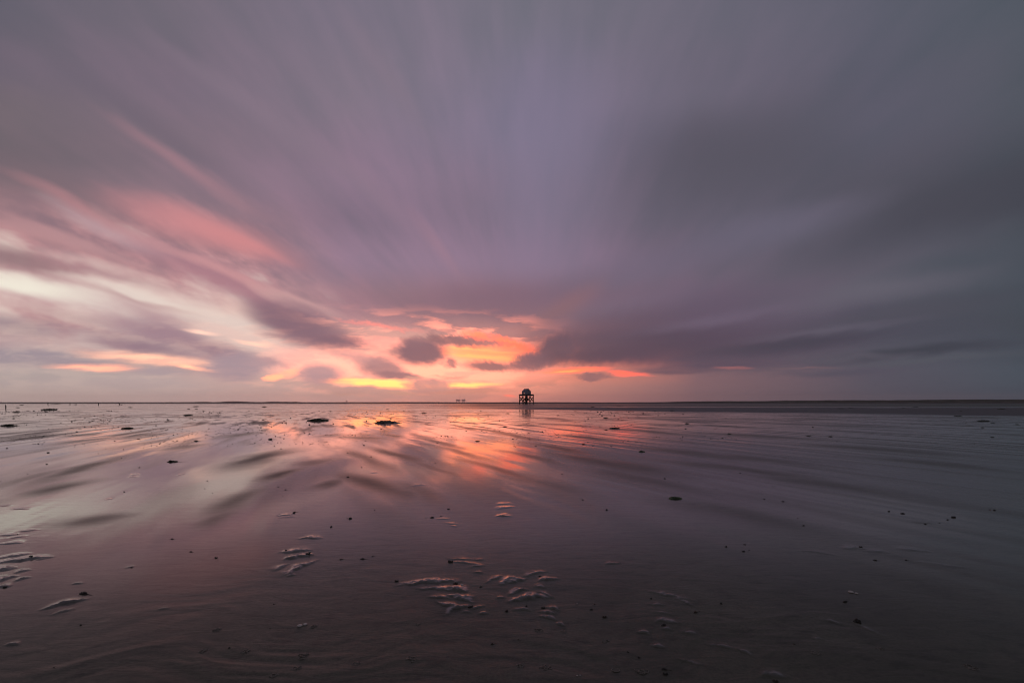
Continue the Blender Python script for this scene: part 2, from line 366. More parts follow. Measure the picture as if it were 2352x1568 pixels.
class MB:
    """collects boxes, beams and tubes into one mesh"""

    def __init__(s):
        s.v, s.f = [], []

    def quadbox(s, pts):
        k = len(s.v)
        s.v += [tuple(p) for p in pts]
        s.f += [(k, k + 3, k + 2, k + 1), (k + 4, k + 5, k + 6, k + 7), (k, k + 1, k + 5, k + 4), (k + 1, k + 2, k + 6, k + 5), (k + 2, k + 3, k + 7, k + 6), (k + 3, k, k + 4, k + 7)]

    def box(s, x0, x1, y0, y1, z0, z1):
        s.quadbox([(x0, y0, z0), (x1, y0, z0), (x1, y1, z0), (x0, y1, z0), (x0, y0, z1), (x1, y0, z1), (x1, y1, z1), (x0, y1, z1)])

    def beam(s, a, b, w, h=None, up=(0, 0, 1)):
        a, b = Vector(a), Vector(b)
        h = h or w
        d = (b - a).normalized()
        u = d.cross(Vector(up))
        if u.length < .01:
            u = d.cross(Vector((0, 1, 0)))
        u.normalize()
        q = u.cross(d).normalized()
        o = [(-u * w - q * h) / 2, (u * w - q * h) / 2, (u * w + q * h) / 2, (-u * w + q * h) / 2]
        s.quadbox([a + k for k in o] + [b + k for k in o])

    def tube(s, pts, rad, n=8, cap=True):
        k = len(s.v)
        for i, p in enumerate(pts):
            p = Vector(p)
            d = (Vector(pts[min(i + 1, len(pts) - 1)]) - Vector(pts[max(i - 1, 0)])).normalized()
            u = d.cross(Vector((0, 0, 1)))
            if u.length < .05:
                u = d.cross(Vector((0, 1, 0)))
            u.normalize()
            q = u.cross(d)
            r_ = rad[i] if hasattr(rad, '__len__') else rad
            for j in range(n):
                t = 2 * math.pi * j / n
                s.v.append(tuple(p + (u * math.cos(t) + q * math.sin(t)) * r_))
        for i in range(len(pts) - 1):
            for j in range(n):
                a, b = k + i * n + j, k + i * n + (j + 1) % n
                s.f.append((a, b, b + n, a + n))
        if cap:
            s.f.append(tuple(k + j for j in range(n))[::-1])
            s.f.append(tuple(k + (len(pts) - 1) * n + j for j in range(n)))

    def mesh(s, name, material, smooth=False):
        me = bpy.data.meshes.new(name)
        me.from_pydata(s.v, [], s.f)
        me.materials.append(material)
        if smooth:
            me.polygons.foreach_set('use_smooth', [True] * len(me.polygons))
        me.update()
        return me

    def build(s, name, material, parent=None, smooth=False):
        o = bpy.data.objects.new(name, s.mesh(name, material, smooth))
        C.objects.link(o)
        if parent:
            o.parent = parent
        return o


def tag(o, label=None, cat=None, group=None, kind=None):
    for k, v in (('label', label), ('category', cat), ('group', group), ('kind', kind)):
        if v:
            o[k] = v
    return o


def empty(name, loc, rz=0):
    o = bpy.data.objects.new(name, None)
    C.objects.link(o)
    o.location = loc
    o.rotation_euler = (0, 0, rz)
    o.empty_display_size = .1
    return o


def spot(px, py):
    """where a point of the flat sands seen at this bearing lies on the ground (metres)"""
    t = HC * 1045.33 / (py - 923.5)
    return (px - 1176) / 1045.33 * t, t


# ------------------------------------------------------------------ noise for the ground relief
PERM = np.random.RandomState(3).permutation(512)
GA = np.random.RandomState(4).rand(512) * 2 * np.pi
GX, GY = np.cos(GA), np.sin(GA)


def perlin(x, y, seed=0):
    xi, yi = np.floor(x).astype(np.int64), np.floor(y).astype(np.int64)
    fx, fy_ = x - xi, y - yi
    u = fx * fx * fx * (fx * (fx * 6 - 15) + 10)
    w = fy_ * fy_ * fy_ * (fy_ * (fy_ * 6 - 15) + 10)

    def gr(i, j, a, b):
        h = PERM[(PERM[(i + seed * 17) & 511] + j) & 511]
        return GX[h] * a + GY[h] * b
    n00 = gr(xi, yi, fx, fy_)
    n10 = gr(xi + 1, yi, fx - 1, fy_)
    n01 = gr(xi, yi + 1, fx, fy_ - 1)
    n11 = gr(xi + 1, yi + 1, fx - 1, fy_ - 1)
    a = n00 + u * (n10 - n00)
    b = n01 + u * (n11 - n01)
    return (a + w * (b - a)) * 1.5


def fbm(x, y, o=3, seed=0, gain=.5):
    s, a = 0, 1
    for i in range(o):
        s = s + a * perlin(x * 2 ** i, y * 2 ** i, seed + i)
        a *= gain
    return s


def sstep(a, b, x):
    t = np.clip((x - a) / (b - a), 0, 1)
    return t * t * (3 - 2 * t)


# drained-sand ridges that stand out of the water film: px, py, length px, thickness px, tilt, height cm, bow
RIDGES = [
    (985, 1336, 150, 13, -3, 2.2, .25), (1010, 1352, 120, 11, 3, 1.6, .2), (1050, 1352, 60, 12, 8, 2.0, .3), (1010, 1372, 55, 9, 5, 1.5, .3), (1055, 1374, 75, 14, 14, 2.2, .3), (1030, 1390, 70, 9, 16, 1.7, .2), (1050, 1396, 70, 13, -20, 1.6, .4),
    (1095, 1394, 40, 8, -12, 1.2, .3), (1110, 1407, 24, 7, -5, 1.2, .3), (1070, 1404, 18, 6, 0, 1.2, .2),
    (1178, 1333, 66, 15, -10, 2.6, .4), (1190, 1357, 50, 11, -12, 2.0, .4), (1215, 1373, 100, 16, -8, 2.7, .4), (1135, 1328, 50, 7, -24, 1.2, .2), (1228, 1316, 62, 9, -10, 1.5, .2), (1260, 1330, 50, 13, -8, 2.1, .3),
    (1240, 1347, 30, 9, 0, 1.3, .3), (1250, 1362, 45, 8, 18, 1.3, .2), (1200, 1398, 44, 10, 3, 1.4, .3), (1270, 1396, 34, 9, 18, 1.7, .3), (1258, 1406, 40, 9, 8, 1.9, .3), (1260, 1417, 50, 8, 14, 1.6, .2), (1286, 1432, 28, 8, 10, 1.5, .3), (1150, 1371, 22, 6, 0, 1.0, .3),
    (1065, 1291, 70, 7, 6, 1.3, .2), (1095, 1299, 40, 7, -8, 1.1, .3), (1098, 1313, 26, 6, -4, 1.0, .3), (1060, 1283, 60, 5, 2, .9, .2), (1100, 1284, 30, 4, 3, .8, .2),
    (1157, 1184, 44, 6, 0, 2.0, .4), (1160, 1165, 46, 5, -8, 1.5, .3), (1158, 1156, 40, 4, -4, 1.2, .3), (1018, 1190, 40, 3, 3, .9, .2), (1035, 1201, 40, 3, 4, .9, .2), (1042, 1207, 20, 3, 6, .8, .2),
    (712, 1234, 58, 7, -2, 2.0, .4), (680, 1264, 80, 9, -4, 2.2, .3), (690, 1276, 66, 11, -8, 2.1, .4), (668, 1281, 36, 8, -14, 1.6, .4), (690, 1301, 90, 11, -24, 2.2, .2), (646, 1301, 40, 9, -24, 1.6, .2), (668, 1320, 26, 7, -10, 1.4, .5), (655, 1181, 44, 4, -8, 1.1, .2), (658, 1186, 40, 3, -4, .9, .2),
    (148, 1384, 105, 11, -14, 2.4, .35), (55, 1285, 130, 11, -5, 2.3, .3), (30, 1276, 90, 7, -8, 1.5, .2), (12, 1306, 50, 14, -12, 2.2, .4), (14, 1328, 54, 14, -14, 2.0, .4), (52, 1311, 38, 8, -12, 1.4, .3), (50, 1329, 42, 7, -14, 1.4, .3), (8, 1347, 32, 9, -6, 1.6, .3),
    (22, 1247, 70, 6, -4, 1.3, .3), (60, 1218, 60, 4, -6, .9, .2), (15, 1228, 50, 5, -3, 1.1, .2), (40, 1232, 44, 4, -6, .8, .2), (45, 1168, 40, 4, 0, 1.0, .3), (28, 1477, 26, 7, -6, 1.4, .3), (178, 1338, 14, 4, -6, .9, .3), (145, 1402, 60, 6, -16, .8, .1),
    (310, 1089, 28, 4, -4, 1.3, .3), (306, 1094, 22, 3, 0, 1.2, .3), (418, 1089, 22, 3, -6, 1.2, .3), (250, 1145, 20, 3, -4, 1.2, .3), (6, 1161, 20, 3, 5, 1.0, .3),
    (1408, 1293, 36, 7, -6, 1.3, .4), (1535, 1366, 120, 9, 12, 1.3, .3), (1510, 1388, 50, 9, 6, 1.0, .3), (1520, 1407, 50, 8, 4, .9, .3), (1535, 1428, 64, 13, 2, 1.5, .4), (1478, 1452, 36, 13, 12, 1.5, .4), (1512, 1484, 40, 10, 8, 1.4, .4), (1532, 1444, 30, 8, 4, 1.1, .3), (1570, 1380, 70, 6, 24, 1.0, .1),
    (1585, 1453, 46, 10, 10, 1.2, .4), (1660, 1483, 90, 10, 12, 1.2, .3), (1710, 1496, 50, 10, 22, 1.3, .3), (1590, 1520, 80, 10, 14, 1.0, .3), (1780, 1550, 70, 16, 3, 1.6, .4), (1910, 1426, 70, 10, 10, 1.2, .3), (1990, 1442, 100, 6, 24, 1.0, .1), (1880, 1466, 20, 6, 10, .9, .3),
    (1960, 1258, 60, 9, 2, 1.3, .3), (2015, 1266, 60, 8, 6, 1.2, .2), (2100, 1263, 70, 8, 4, 1.3, .2), (1880, 1268, 90, 5, 8, .9, .1), (2160, 1296, 130, 5, 7, .8, .1), (2120, 1200, 60, 4, 4, .9, .2),
    (500, 1000, 26, 2, -6, 1.4, .2), (380, 960, 30, 2, -4, 1.6, .2), (960, 1113, 30, 4, -4, 1.0, .2), (860, 1084, 18, 3, -4, 1.0, .2), (300, 1300, 30, 3, -14, .7, .2), (375, 1396, 26, 3, -8, .6, .2),
]


# half-drained patches of sand: soft, matter, a little darker: px, py, length, thickness, tilt, strength
PATCHES = [
    (590, 1052, 130, 46, -20, .85), (640, 1088, 80, 36, -25, .85), (540, 1148, 130, 55, -30, .7), (212, 1192, 140, 42, -15, .7), (187, 1077, 230, 26, -18, .75), (128, 1120, 160, 22, -14, .75), (60, 1100, 200, 16, -16, .5),
    (550, 998, 90, 12, -10, .6), (420, 1026, 80, 14, -12, .55), (300, 1005, 100, 7, -6, .5), (140, 985, 200, 7, -5, .55), (60, 1000, 180, 9, -8, .6), (200, 1010, 160, 9, -8, .6), (330, 975, 140, 5, -4, .5),
    (770, 1106, 60, 28, 0, .7), (860, 1108, 160, 42, 20, .75), (905, 1042, 110, 18, 18, .7), (840, 1052, 130, 28, 24, .6), (1010, 1016, 100, 11, 15, .6), (1050, 1036, 140, 13, 15, .6), (720, 1060, 70, 20, -15, .55),
    (495, 1190, 90, 40, -30, .55), (830, 1005, 70, 10, 6, .6), (900, 1000, 60, 8, 10, .6), (960, 968, 60, 7, 8, .6), (760, 1000, 60, 9, -8, .45),
    (1290, 1030, 190, 14, 10, .7), (1215, 1047, 120, 11, 14, .6), (1350, 1005, 130, 9, 8, .7), (1400, 1062, 340, 24, 10, .65), (1600, 1040, 420, 13, 6, .6), (1700, 1077, 380, 17, 7, .6), (1900, 1112, 460, 24, 8, .55), (1500, 1102, 320, 24, 12, .5),
    (1650, 1172, 340, 40, 12, .45), (1480, 990, 240, 8, 5, .6), (1750, 1001, 380, 8, 3, .6), (2000, 1030, 420, 10, 4, .6), (2120, 1062, 420, 12, 5, .55), (1300, 976, 160, 6, 4, .6), (1550, 963, 320, 5, 2, .55), (1850, 975, 380, 5, 2, .5),
    (1130, 1074, 220, 14, 16, .6), (1000, 1075, 150, 14, 18, .5), (1180, 1000, 110, 9, 12, .65), (1100, 985, 90, 6, 8, .6), (1240, 960, 120, 4, 4, .6), (980, 1130, 160, 40, 22, .45), (1250, 1110, 240, 26, 14, .4),
]


def ground_relief(x, y):
    r = np.hypot(x, y)
    th = R(-25)
    sx_, sy_ = math.sin(th), math.cos(th)
    wx = fbm(x / 16, y / 16, 2, 40) * .6 + .012 * (x + .4 * y) * np.abs(x + .4 * y) / (1 + .05 * r)
    s = x * sx_ + y * sy_
    c = x * sy_ - y * sx_ + wx
    z = np.zeros_like(x)
    fade = 1 - sstep(60, 160, r)
    streak = .75 * fbm(c / .55, s / 4.2, 3, 1, .4) + .45 * perlin(c / 1.5 + 3, s / 8, 3)
    fine = fbm(c / .42 + 9, s / 7.0, 2, 5)
    z += fade * streak * .0035
    z += (1 - sstep(15, 45, r)) * fbm(c / .35, s / 1.3, 2, 8) * .0007
    # broad pools and swells
    z += fade * fbm(x / 13, y / 16, 2, 12) * .008
    dry = np.zeros_like(x)
    # ridges
    for (px, py, ln, thk, tilt, hc, bow) in RIDGES:
        cx, cy = spot(px, py)
        L = ln * cy / 1045.33 / 2
        a = R(tilt)
        # ends of the ridge on the ground
        ex, ey = spot(px + math.cos(a) * ln / 2, py + math.sin(a) * ln / 2)
        d = Vector((ex - cx, ey - cy))
        L = max(d.length, .03)
        d.normalize()
        W = max(thk * cy * cy / (HC * 1045.33) * .44, .015)
        reach = L * 1.6 + W * 4
        sel = np.nonzero((np.abs(x - cx) < reach) & (np.abs(y - cy) < reach))[0]
        if not len(sel):
            continue
        qx, qy = x[sel] - cx, y[sel] - cy
        wob = fbm(qx * 14 + px, qy * 14 + py, 2, 20) * .6 * W
        al = (qx * d.x + qy * d.y) / L
        ac = -qx * d.y + qy * d.x + wob + bow * W * 1.4 * (al * al - .3)
        env = np.clip(1 - (al / 1.15) ** 2, 0, None) ** 1.3
        wloc = W * (.45 + .55 * env)
        q = ac / wloc
        prof = np.where(q < 0, np.exp(-(np.abs(q) / .34) ** 2.0), np.exp(-(np.abs(q) / 1.5) ** 1.6))
        near = min(1.0, .55 + .2 * cy)
        h = hc * .005 * near * env * prof * (1 + .45 * fbm(qx * 34, qy * 60, 3, 30))
        z[sel] += h
        dry[sel] = np.maximum(dry[sel], sstep(.0015, .006, h))
    # scour and old ripples just under the film, near the tripod
    nearf = 1 - sstep(2.1, 3.8, r)
    rip = fbm(x * 2.2 + fbm(x * 1.3, y * 1.3, 2, 60) * .8, y * 5.5 + fbm(x * 1.1, y * 1.1, 2, 63) * 1.6, 3, 66)
    z += nearf * rip * .0035
    # drained fraction
    u = x / np.maximum(y, .5)
    front = y > 1
    dn = np.interp(u, [-.35, -.25, .04, .375, 1.125], [92, 82, 68, 50, 36])
    df = np.interp(u, [-.35, -.25, .04, .375, 1.125], [93, 96, 103, 95, 90])
    jit = fbm(x / 14, y / 7, 3, 80) * 5
    bar = sstep(-3, 3, y - dn + jit * .6) * (1 - sstep(-4, 4, y - df + jit)) * sstep(-.36, .1, u) * front
    z += bar * .03
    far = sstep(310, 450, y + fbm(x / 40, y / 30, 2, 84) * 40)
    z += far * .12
    # alternating wet and drained lanes
    lane = sstep(-.1, .8, streak + .55 * fine * sstep(-.1, .35, x / np.maximum(y, .5)))
    lane *= sstep(3.0, 6.0, r) * (1 - sstep(45, 80, r))
    lane2 = sstep(.15, .5, fbm(x / 9, y / 4.5, 3, 94)) * sstep(18, 40, r) * (1 - sstep(150, 240, r))
    lane = np.maximum(lane * .8, lane2 * .4)
    patch = np.zeros_like(x)
    wn = fbm(x / 1.1, y / 2.6, 3, 120)
    for (px, py, ln, thk, tilt, st) in PATCHES:
        cx, cy = spot(px, py)
        a = R(tilt)
        ex, ey = spot(px + math.cos(a) * ln / 2, py + math.sin(a) * ln / 2)
        bx_, by_ = spot(px - math.cos(a) * ln / 2, py - math.sin(a) * ln / 2)
        d = Vector((ex - bx_, ey - by_)) / 2
        L = d.length
        d.normalize()
        qx_, qy_ = spot(px, py + thk / 2)
        W = max(abs((qx_ - cx) * d.y - (qy_ - cy) * d.x), .12)
        sel = np.nonzero((np.abs(x - cx) < L * 2.2 + W * 3) & (np.abs(y - cy) < L * 2.2 + W * 3))[0]
        qx, qy = x[sel] - cx, y[sel] - cy
        al = (qx * d.x + qy * d.y) / L + .25 * wn[sel]
        ac = (-qx * d.y + qy * d.x) / W + .45 * wn[sel] + .3 * al * al
        patch[sel] = np.maximum(patch[sel], st * np.exp(-(np.abs(al) / .95) ** 2.6 - (np.abs(ac) / .95) ** 2.2))
    lane = np.maximum(lane * (.35 + .65 * sstep(11, 22, r)), patch)
    dim = 1 - .75 * sstep(95, 115, y) * sstep(-.3, -.05, u)
    side = sstep(.0, .9, u) * sstep(6, 14, r)
    film = 1 - np.maximum.reduce([lane, bar * .93, far])
    film = np.clip(film * (1 - .15 * side) * (.22 + .78 * sstep(2.1, 5.2, r)), 0, 1)
    film = np.maximum(film * dim, dry * .75)
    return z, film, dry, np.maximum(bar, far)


def build_ground():
    fr = np.arange(-60, 60.01, .115)
    bk = np.arange(64, 297, 4.0)
    az = np.radians(np.concatenate([fr, bk]))
    rr = [.15, .3, .45, .6, .75, .9, 1.0, 1.1, 1.2]
    while rr[-1] < 26:
        rr.append(rr[-1] * 1.0036)
    while rr[-1] < 320:
        rr.append(rr[-1] * 1.0075)
    while rr[-1] < 7200:
        rr.append(rr[-1] * 1.025)
    rr = np.array(rr)
    nA, nR = len(az), len(rr)
    x = (rr[:, None] * np.sin(az)[None]).ravel()
    y = (rr[:, None] * np.cos(az)[None]).ravel()
    z, film, dry, matte = ground_relief(x, y)
    co = np.empty((nA * nR + 1, 3), np.float32)
    co[:-1, 0], co[:-1, 1], co[:-1, 2] = x, y, z
    co[-1] = 0
    i = np.arange(nR - 1)[:, None] * nA
    j = np.arange(nA)[None]
    j2 = (j + 1) % nA
    quads = np.stack([i + j, i + nA + j, i + nA + j2, i + j2], -1).reshape(-1, 4)[:, ::-1]
    tri = np.stack([np.full(nA, nA * nR), np.arange(nA), (np.arange(nA) + 1) % nA], -1)[:, ::-1]
    me = bpy.data.meshes.new('mudflat')
    me.vertices.add(len(co))
    me.vertices.foreach_set('co', co.ravel())
    nl = quads.size + tri.size
    me.loops.add(nl)
    me.loops.foreach_set('vertex_index', np.concatenate([quads.ravel(), tri.ravel()]).astype(np.int32))
    npoly = len(quads) + len(tri)
    me.polygons.add(npoly)
    me.polygons.foreach_set('loop_start', np.concatenate([np.arange(len(quads)) * 4, quads.size + np.arange(len(tri)) * 3]).astype(np.int32))
    me.polygons.foreach_set('use_smooth', np.ones(npoly, bool))
    me.update(calc_edges=True)
    me.validate()
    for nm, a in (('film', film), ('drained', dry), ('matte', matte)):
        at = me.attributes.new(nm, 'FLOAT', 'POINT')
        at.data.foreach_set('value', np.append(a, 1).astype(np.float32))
    o = bpy.data.objects.new('mudflat', me)
    C.objects.link(o)
    return o


def ground_mat():
    m, gg, b = mat('wet_sand')
    nt = m.node_tree

    def attr(n):
        a = nt.nodes.new('ShaderNodeAttribute')
        a.attribute_name = n
        return a.outputs['Fac']
    film, drained, matte = attr('film'), attr('drained'), attr('matte')
    geo = nt.nodes.new('ShaderNodeNewGeometry')
    P = geo.outputs['Position']
    n1 = gg.noise(P, 1.3, 5, .6)
    n2 = gg.noise(P, 70, 4, .7)
    base = gg.mix(gg.mr(n1, .3, .7, 0, 1), (.076, .072, .049), (.112, .107, .073))
    base = gg.mix(gg.mr(n2, .35, .75, 0, .6), base, (.045, .040, .031))
    n3 = gg.noise(gg.v('MULTIPLY', P, (1, 1.8, 1)), 7, 5, .65)
    base = gg.mix(gg.mr(n3, .48, .68, 0, .6), base, (.040, .037, .026))
    base = gg.mix(drained, base, (.082, .072, .056))
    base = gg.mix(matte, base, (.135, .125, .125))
    gg.put(b.inputs['Base Color'], base)
    gg.put(b.inputs['Roughness'], gg.m('MULTIPLY_ADD', drained, -.2, gg.m('MULTIPLY_ADD', film, -.12, .6)))
    gg.put(b.inputs['Specular IOR Level'], gg.m('ADD', gg.m('MULTIPLY_ADD', film, .15, gg.m('MULTIPLY_ADD', matte, -.1, .2)), gg.m('MULTIPLY', drained, .3)))
    # sand under the film: ripple marks and grain
    q = gg.v('MULTIPLY', P, (1.6, 4.2, 1))
    rp = gg.noise(q, 2.2, 4, .55, .6)
    gr = gg.noise(P, 240, 2, .6)
    hgt = gg.m('ADD', gg.m('MULTIPLY', rp, .018), gg.m('MULTIPLY', gr, .002))
    bn = nt.nodes.new('ShaderNodeBump')
    bn.inputs['Strength'].default_value = .7
    bn.inputs['Distance'].default_value = 1.0
    gg.put(bn.inputs['Height'], hgt)
    gg.put(b.inputs['Normal'], bn.outputs[0])
    # the film of water
    gg.put(b.inputs['Coat Weight'], gg.m('MULTIPLY', film, .97))
    b.inputs['Coat IOR'].default_value = 1.5
    gg.put(b.inputs['Coat Roughness'], gg.m('MULTIPLY_ADD', film, -.175, .22))
    wq = gg.v('MULTIPLY', P, (1.2, 3.4, 1))
    wv = gg.noise(wq, 3.0, 3, .6, .4)
    wv2 = gg.noise(gg.v('MULTIPLY', P, (1, 2.4, 1)), 16, 2, .5)
    cb = nt.nodes.new('ShaderNodeBump')
    cb.inputs['Strength'].default_value = .5
    cb.inputs['Distance'].default_value = 1.0
    gg.put(cb.inputs['Height'], gg.m('ADD', gg.m('MULTIPLY', wv, .0009), gg.m('MULTIPLY', wv2, .00012)))
    gg.put(b.inputs['Coat Normal'], cb.outputs[0])
    return m


def zat(x, y):
    return float(ground_relief(np.array([x, x]), np.array([y, y]))[0][0])


ground = build_ground()
ground.data.materials.append(ground_mat())
tag(ground, kind='structure')


# ------------------------------------------------------------------ far land on the horizon
def land_strip(name, x0, x1, y0, depth, hfun, material, n=240):
    """a low bank: real width and depth, uneven crest"""
    mb = MB()
    m_ = 7
    for i in range(n + 1):
        f = i / n
        x = x0 + (x1 - x0) * f
        h = hfun(f, x)
        for j in range(m_):
            t = j / (m_ - 1)
            p = math.sin(math.pi * min(1, t * 1.25 + .0) * .5) if t < .8 else 1 - (t - .8) / .2 * .9
            mb.v.append((x, y0 + depth * t + 6 * mnoise.noise((x * .02, t * 3, 1)), max(-.1, h * p) + (-.1 if j in (0, m_ - 1) else 0)))
    for i in range(n):
        for j in range(m_ - 1):
            a = i * m_ + j
            mb.f.append((a, a + m_, a + m_ + 1, a + 1))
    return mb.build(name, material, smooth=True)


bank_m = simple_mat('bank_sand', (.11, .095, .085), (.16, .14, .12), .05, .9, .1)
dune_m = simple_mat('dune_grass', (.075, .074, .054), (.16, .142, .108), .06, .95, .1)
isl_m = simple_mat('island_green', (.04, .045, .045), (.06, .06, .055), .004, 1, .05)
nz = lambda x, s, k=0: mnoise.noise((x * s, k, .3))
o = land_strip('sandbank', -900, 1100, 470, 60, lambda f, x: 1.25 + .3 * nz(x, .012) + .15 * nz(x, .05, 4), bank_m, 400)
tag(o, kind='structure')
o = land_strip('dune', 60, 1700, 640, 120,
               lambda f, x: (1.3 + 3.4 * min(1, max(0, (x - 60)) / 700) * 1.3 + .55 * nz(x, .015, 2) + .35 * nz(x, .06, 5)) * min(1, f * 6), dune_m, 600)
tag(o, kind='structure')
o = land_strip('island', -4000, -2900, 5200, 300,
               lambda f, x: (4 + 9 * max(0, nz(x, .0035, 7)) + 3 * nz(x, .02, 8) + 10 * math.exp(-((x + 3300) / 120) ** 2)) * min(1, f * 5, (1 - f) * 5), isl_m, 200)
tag(o, kind='structure')
o = land_strip('island', -2900, -2400, 5100, 250,
               lambda f, x: (6 + 8 * max(0, nz(x, .006, 17)) + 3 * nz(x, .025, 18)) * min(1, f * 4, (1 - f) * 4), isl_m, 120)
tag(o, kind='structure')


# ------------------------------------------------------------------ the bird-watching hut on piles
wood = simple_mat('dark_wood', (.030, .024, .020), (.055, .044, .036), 6, .8, .3)
deckw = simple_mat('deck_wood', (.040, .032, .030), (.065, .053, .048), 5, .8, .3)
clad = simple_mat('grey_cladding', (.32, .32, .36), (.42, .42, .46), 3, .7, .3)
roofm = simple_mat('roof_boards', (.22, .21, .26), (.31, .30, .35), 2.5, .6, .4)
trim = simple_mat('trim_wood', (.05, .045, .045), (.09, .08, .08), 4, .7, .3)
paneM, gg, b = mat('window_glass')
b.inputs['Base Color'].default_value = (1, 1, 1, 1)
b.inputs['Roughness'].default_value = .02
tr = paneM.node_tree.nodes.new('ShaderNodeBsdfTransparent')
ms = paneM.node_tree.nodes.new('ShaderNodeMixShader')
ms.inputs[0].default_value = .12
gl = paneM.node_tree.nodes.new('ShaderNodeBsdfGlossy')
gl.inputs['Roughness'].default_value = .02
paneM.node_tree.links.new(tr.outputs[0], ms.inputs[1])
paneM.node_tree.links.new(gl.outputs[0], ms.inputs[2])
paneM.node_tree.links.new(ms.outputs[0], [n for n in paneM.node_tree.nodes if n.type == 'OUTPUT_MATERIAL'][0].inputs[0])

tx, ty = 9.1, 287.0
hut = empty('watch_tower', (tx, ty, 0), R(45 - 3.2))
tag(hut, 'grey gabled bird-watching hut on a dark timber platform with crossed braces', 'watchtower')
S = 3.1
ZP = 5.15                                   # underside of platform
posts = [(-S, -S), (S, -S), (S, S), (-S, S), (-S, 0), (S, 0), (0, -S), (0, S), (-.35, .35), (.35, -.3)]
for (x, y) in posts:
    m_ = MB()
    m_.tube([(x, y, -.6), (x, y, 2.5), (x, y, ZP + .1)], [.27, .25, .23], 10)
    m_.build('post', wood, hut, True)
ring = [(-S, -S), (0, -S), (S, -S), (S, 0), (S, S), (0, S), (-S, S), (-S, 0)]
for i in range(8):
    a, c = ring[i], ring[(i + 1) % 8]
    m_ = MB()
    o1 = .19
    n_ = Vector((a[0] + c[0], a[1] + c[1], 0)).normalized() * o1
    m_.beam(Vector((*a, 1.4)) + n_, Vector((*c, 4.7)) + n_, .18, .26)
    m_.beam(Vector((*a, 4.7)) - n_ * .5, Vector((*c, 1.4)) - n_ * .5, .18, .26)
    m_.build('cross_brace', wood, hut)
m_ = MB()
e = S + .3
for s_ in (-1, 1):
    m_.box(-e, e, s_ * S - .12, s_ * S + .12, ZP, ZP + .42)
    m_.box(s_ * S - .12, s_ * S + .12, -S + .125, S - .125, ZP + .003, ZP + .417)
for k in range(-4, 5):
    m_.box(k * .65 - .05, k * .65 + .05, -S + .13, S - .13, ZP + .15, ZP + .4)
m_.build('platform_beams', wood, hut)
m_ = MB()
for k in range(33):
    y = -e + k * (2 * e / 33)
    m_.box(-e, e, y, y + 2 * e / 33 - .015, ZP + .425, ZP + .49)
m_.build('platform_deck', deckw, hut)
m_ = MB()                                   # low boarded parapet around the deck
for s_ in (-1, 1):
    for z in (.52, .7, .88):
        m_.box(-e, e, s_ * e - .03, s_ * e + .03, ZP + z, ZP + z + .15)
        m_.box(s_ * e - .03, s_ * e + .03, -e + .035, e - .035, ZP + z, ZP + z + .15)
m_.build('parapet', wood, hut)

# hut body: four boarded walls each with a window opening, gables to local -Y and +Y
HX, HY, ZF, ZE, ZR = 2.15, 1.88, ZP + .49, ZP + 2.7, ZP + 4.3
T = .1
wins = {'-x': (-.15, .95), '+x': (-.25, .55), '-y': (.35, .5), '+y': (-.15, .95)}
wz0, wz1 = ZF + .72, ZF + 1.5
m_ = MB()


def wall(axis, s_, c, w):
    L = HY if axis == 'x' else HX
    L2 = L - (T if axis == 'x' else 0)
    segs = [(-L2, c - w / 2, ZF, ZE), (c + w / 2, L2, ZF, ZE), (c - w / 2, c + w / 2, ZF, wz0), (c - w / 2, c + w / 2, wz1, ZE)]
    for a, d, z0, z1 in segs:
        if axis == 'x':
            m_.box(*sorted((s_ * HX, s_ * (HX - T))), a, d, z0, z1)
        else:
            m_.box(a, d, *sorted((s_ * HY, s_ * (HY - T))), z0, z1)
    if axis == 'y':                          # gable triangle
        k = len(m_.v)
        y0, y1 = sorted((s_ * HY, s_ * (HY - T)))
        m_.v += [(-HX, y0, ZE), (HX, y0, ZE), (0, y0, ZR), (-HX, y1, ZE), (HX, y1, ZE), (0, y1, ZR)]
        m_.f += [(k, k + 1, k + 2), (k + 5, k + 4, k + 3), (k, k + 3, k + 4, k + 1), (k + 1, k + 4, k + 5, k + 2), (k + 2, k + 5, k + 3, k)]


wall('x', -1, *wins['-x'])
wall('x', 1, *wins['+x'])
wall('y', -1, *wins['-y'])
wall('y', 1, *wins['+y'])
m_.build('wall', clad, hut)
m_ = MB()
m_.box(-HX + T + .01, HX - T - .01, -HY + T + .01, HY - T - .01, ZF + .004, ZF + .05)
m_.build('hut_floor', deckw, hut)
for key, (c, w) in wins.items():
    ax, s_ = key[1], -1 if key[0] == '-' else 1
    m_ = MB()
    fr_ = .06

    def fb(a, d, z0, z1):
        if ax == 'x':
            m_.box(*sorted((s_ * (HX + .02), s_ * (HX - T - .02))), a, d, z0, z1)
        else:
            m_.box(a, d, *sorted((s_ * (HY + .02), s_ * (HY - T - .02))), z0, z1)
    fb(c - w / 2, c - w / 2 + fr_, wz0, wz1)
    fb(c + w / 2 - fr_, c + w / 2, wz0, wz1)
    fb(c - w / 2 + fr_, c + w / 2 - fr_, wz0, wz0 + fr_)
    fb(c - w / 2 + fr_, c + w / 2 - fr_, wz1 - fr_, wz1)
    fo = m_.build('window', trim, hut)
    m_ = MB()
    q = .008
    if ax == 'x':
        m_.box(s_ * (HX - T / 2) - q, s_ * (HX - T / 2) + q, c - w / 2 + fr_, c + w / 2 - fr_, wz0 + fr_, wz1 - fr_)
    else:
        m_.box(c - w / 2 + fr_, c + w / 2 - fr_, s_ * (HY - T / 2) - q, s_ * (HY - T / 2) + q, wz0 + fr_, wz1 - fr_)
    m_.build('pane', paneM, fo)
m_ = MB()                                   # roof: two slopes with standing battens
sl_ = Vector((HX, 0, ZE - ZR))
nrm = Vector((ZR - ZE, 0, HX)).normalized()
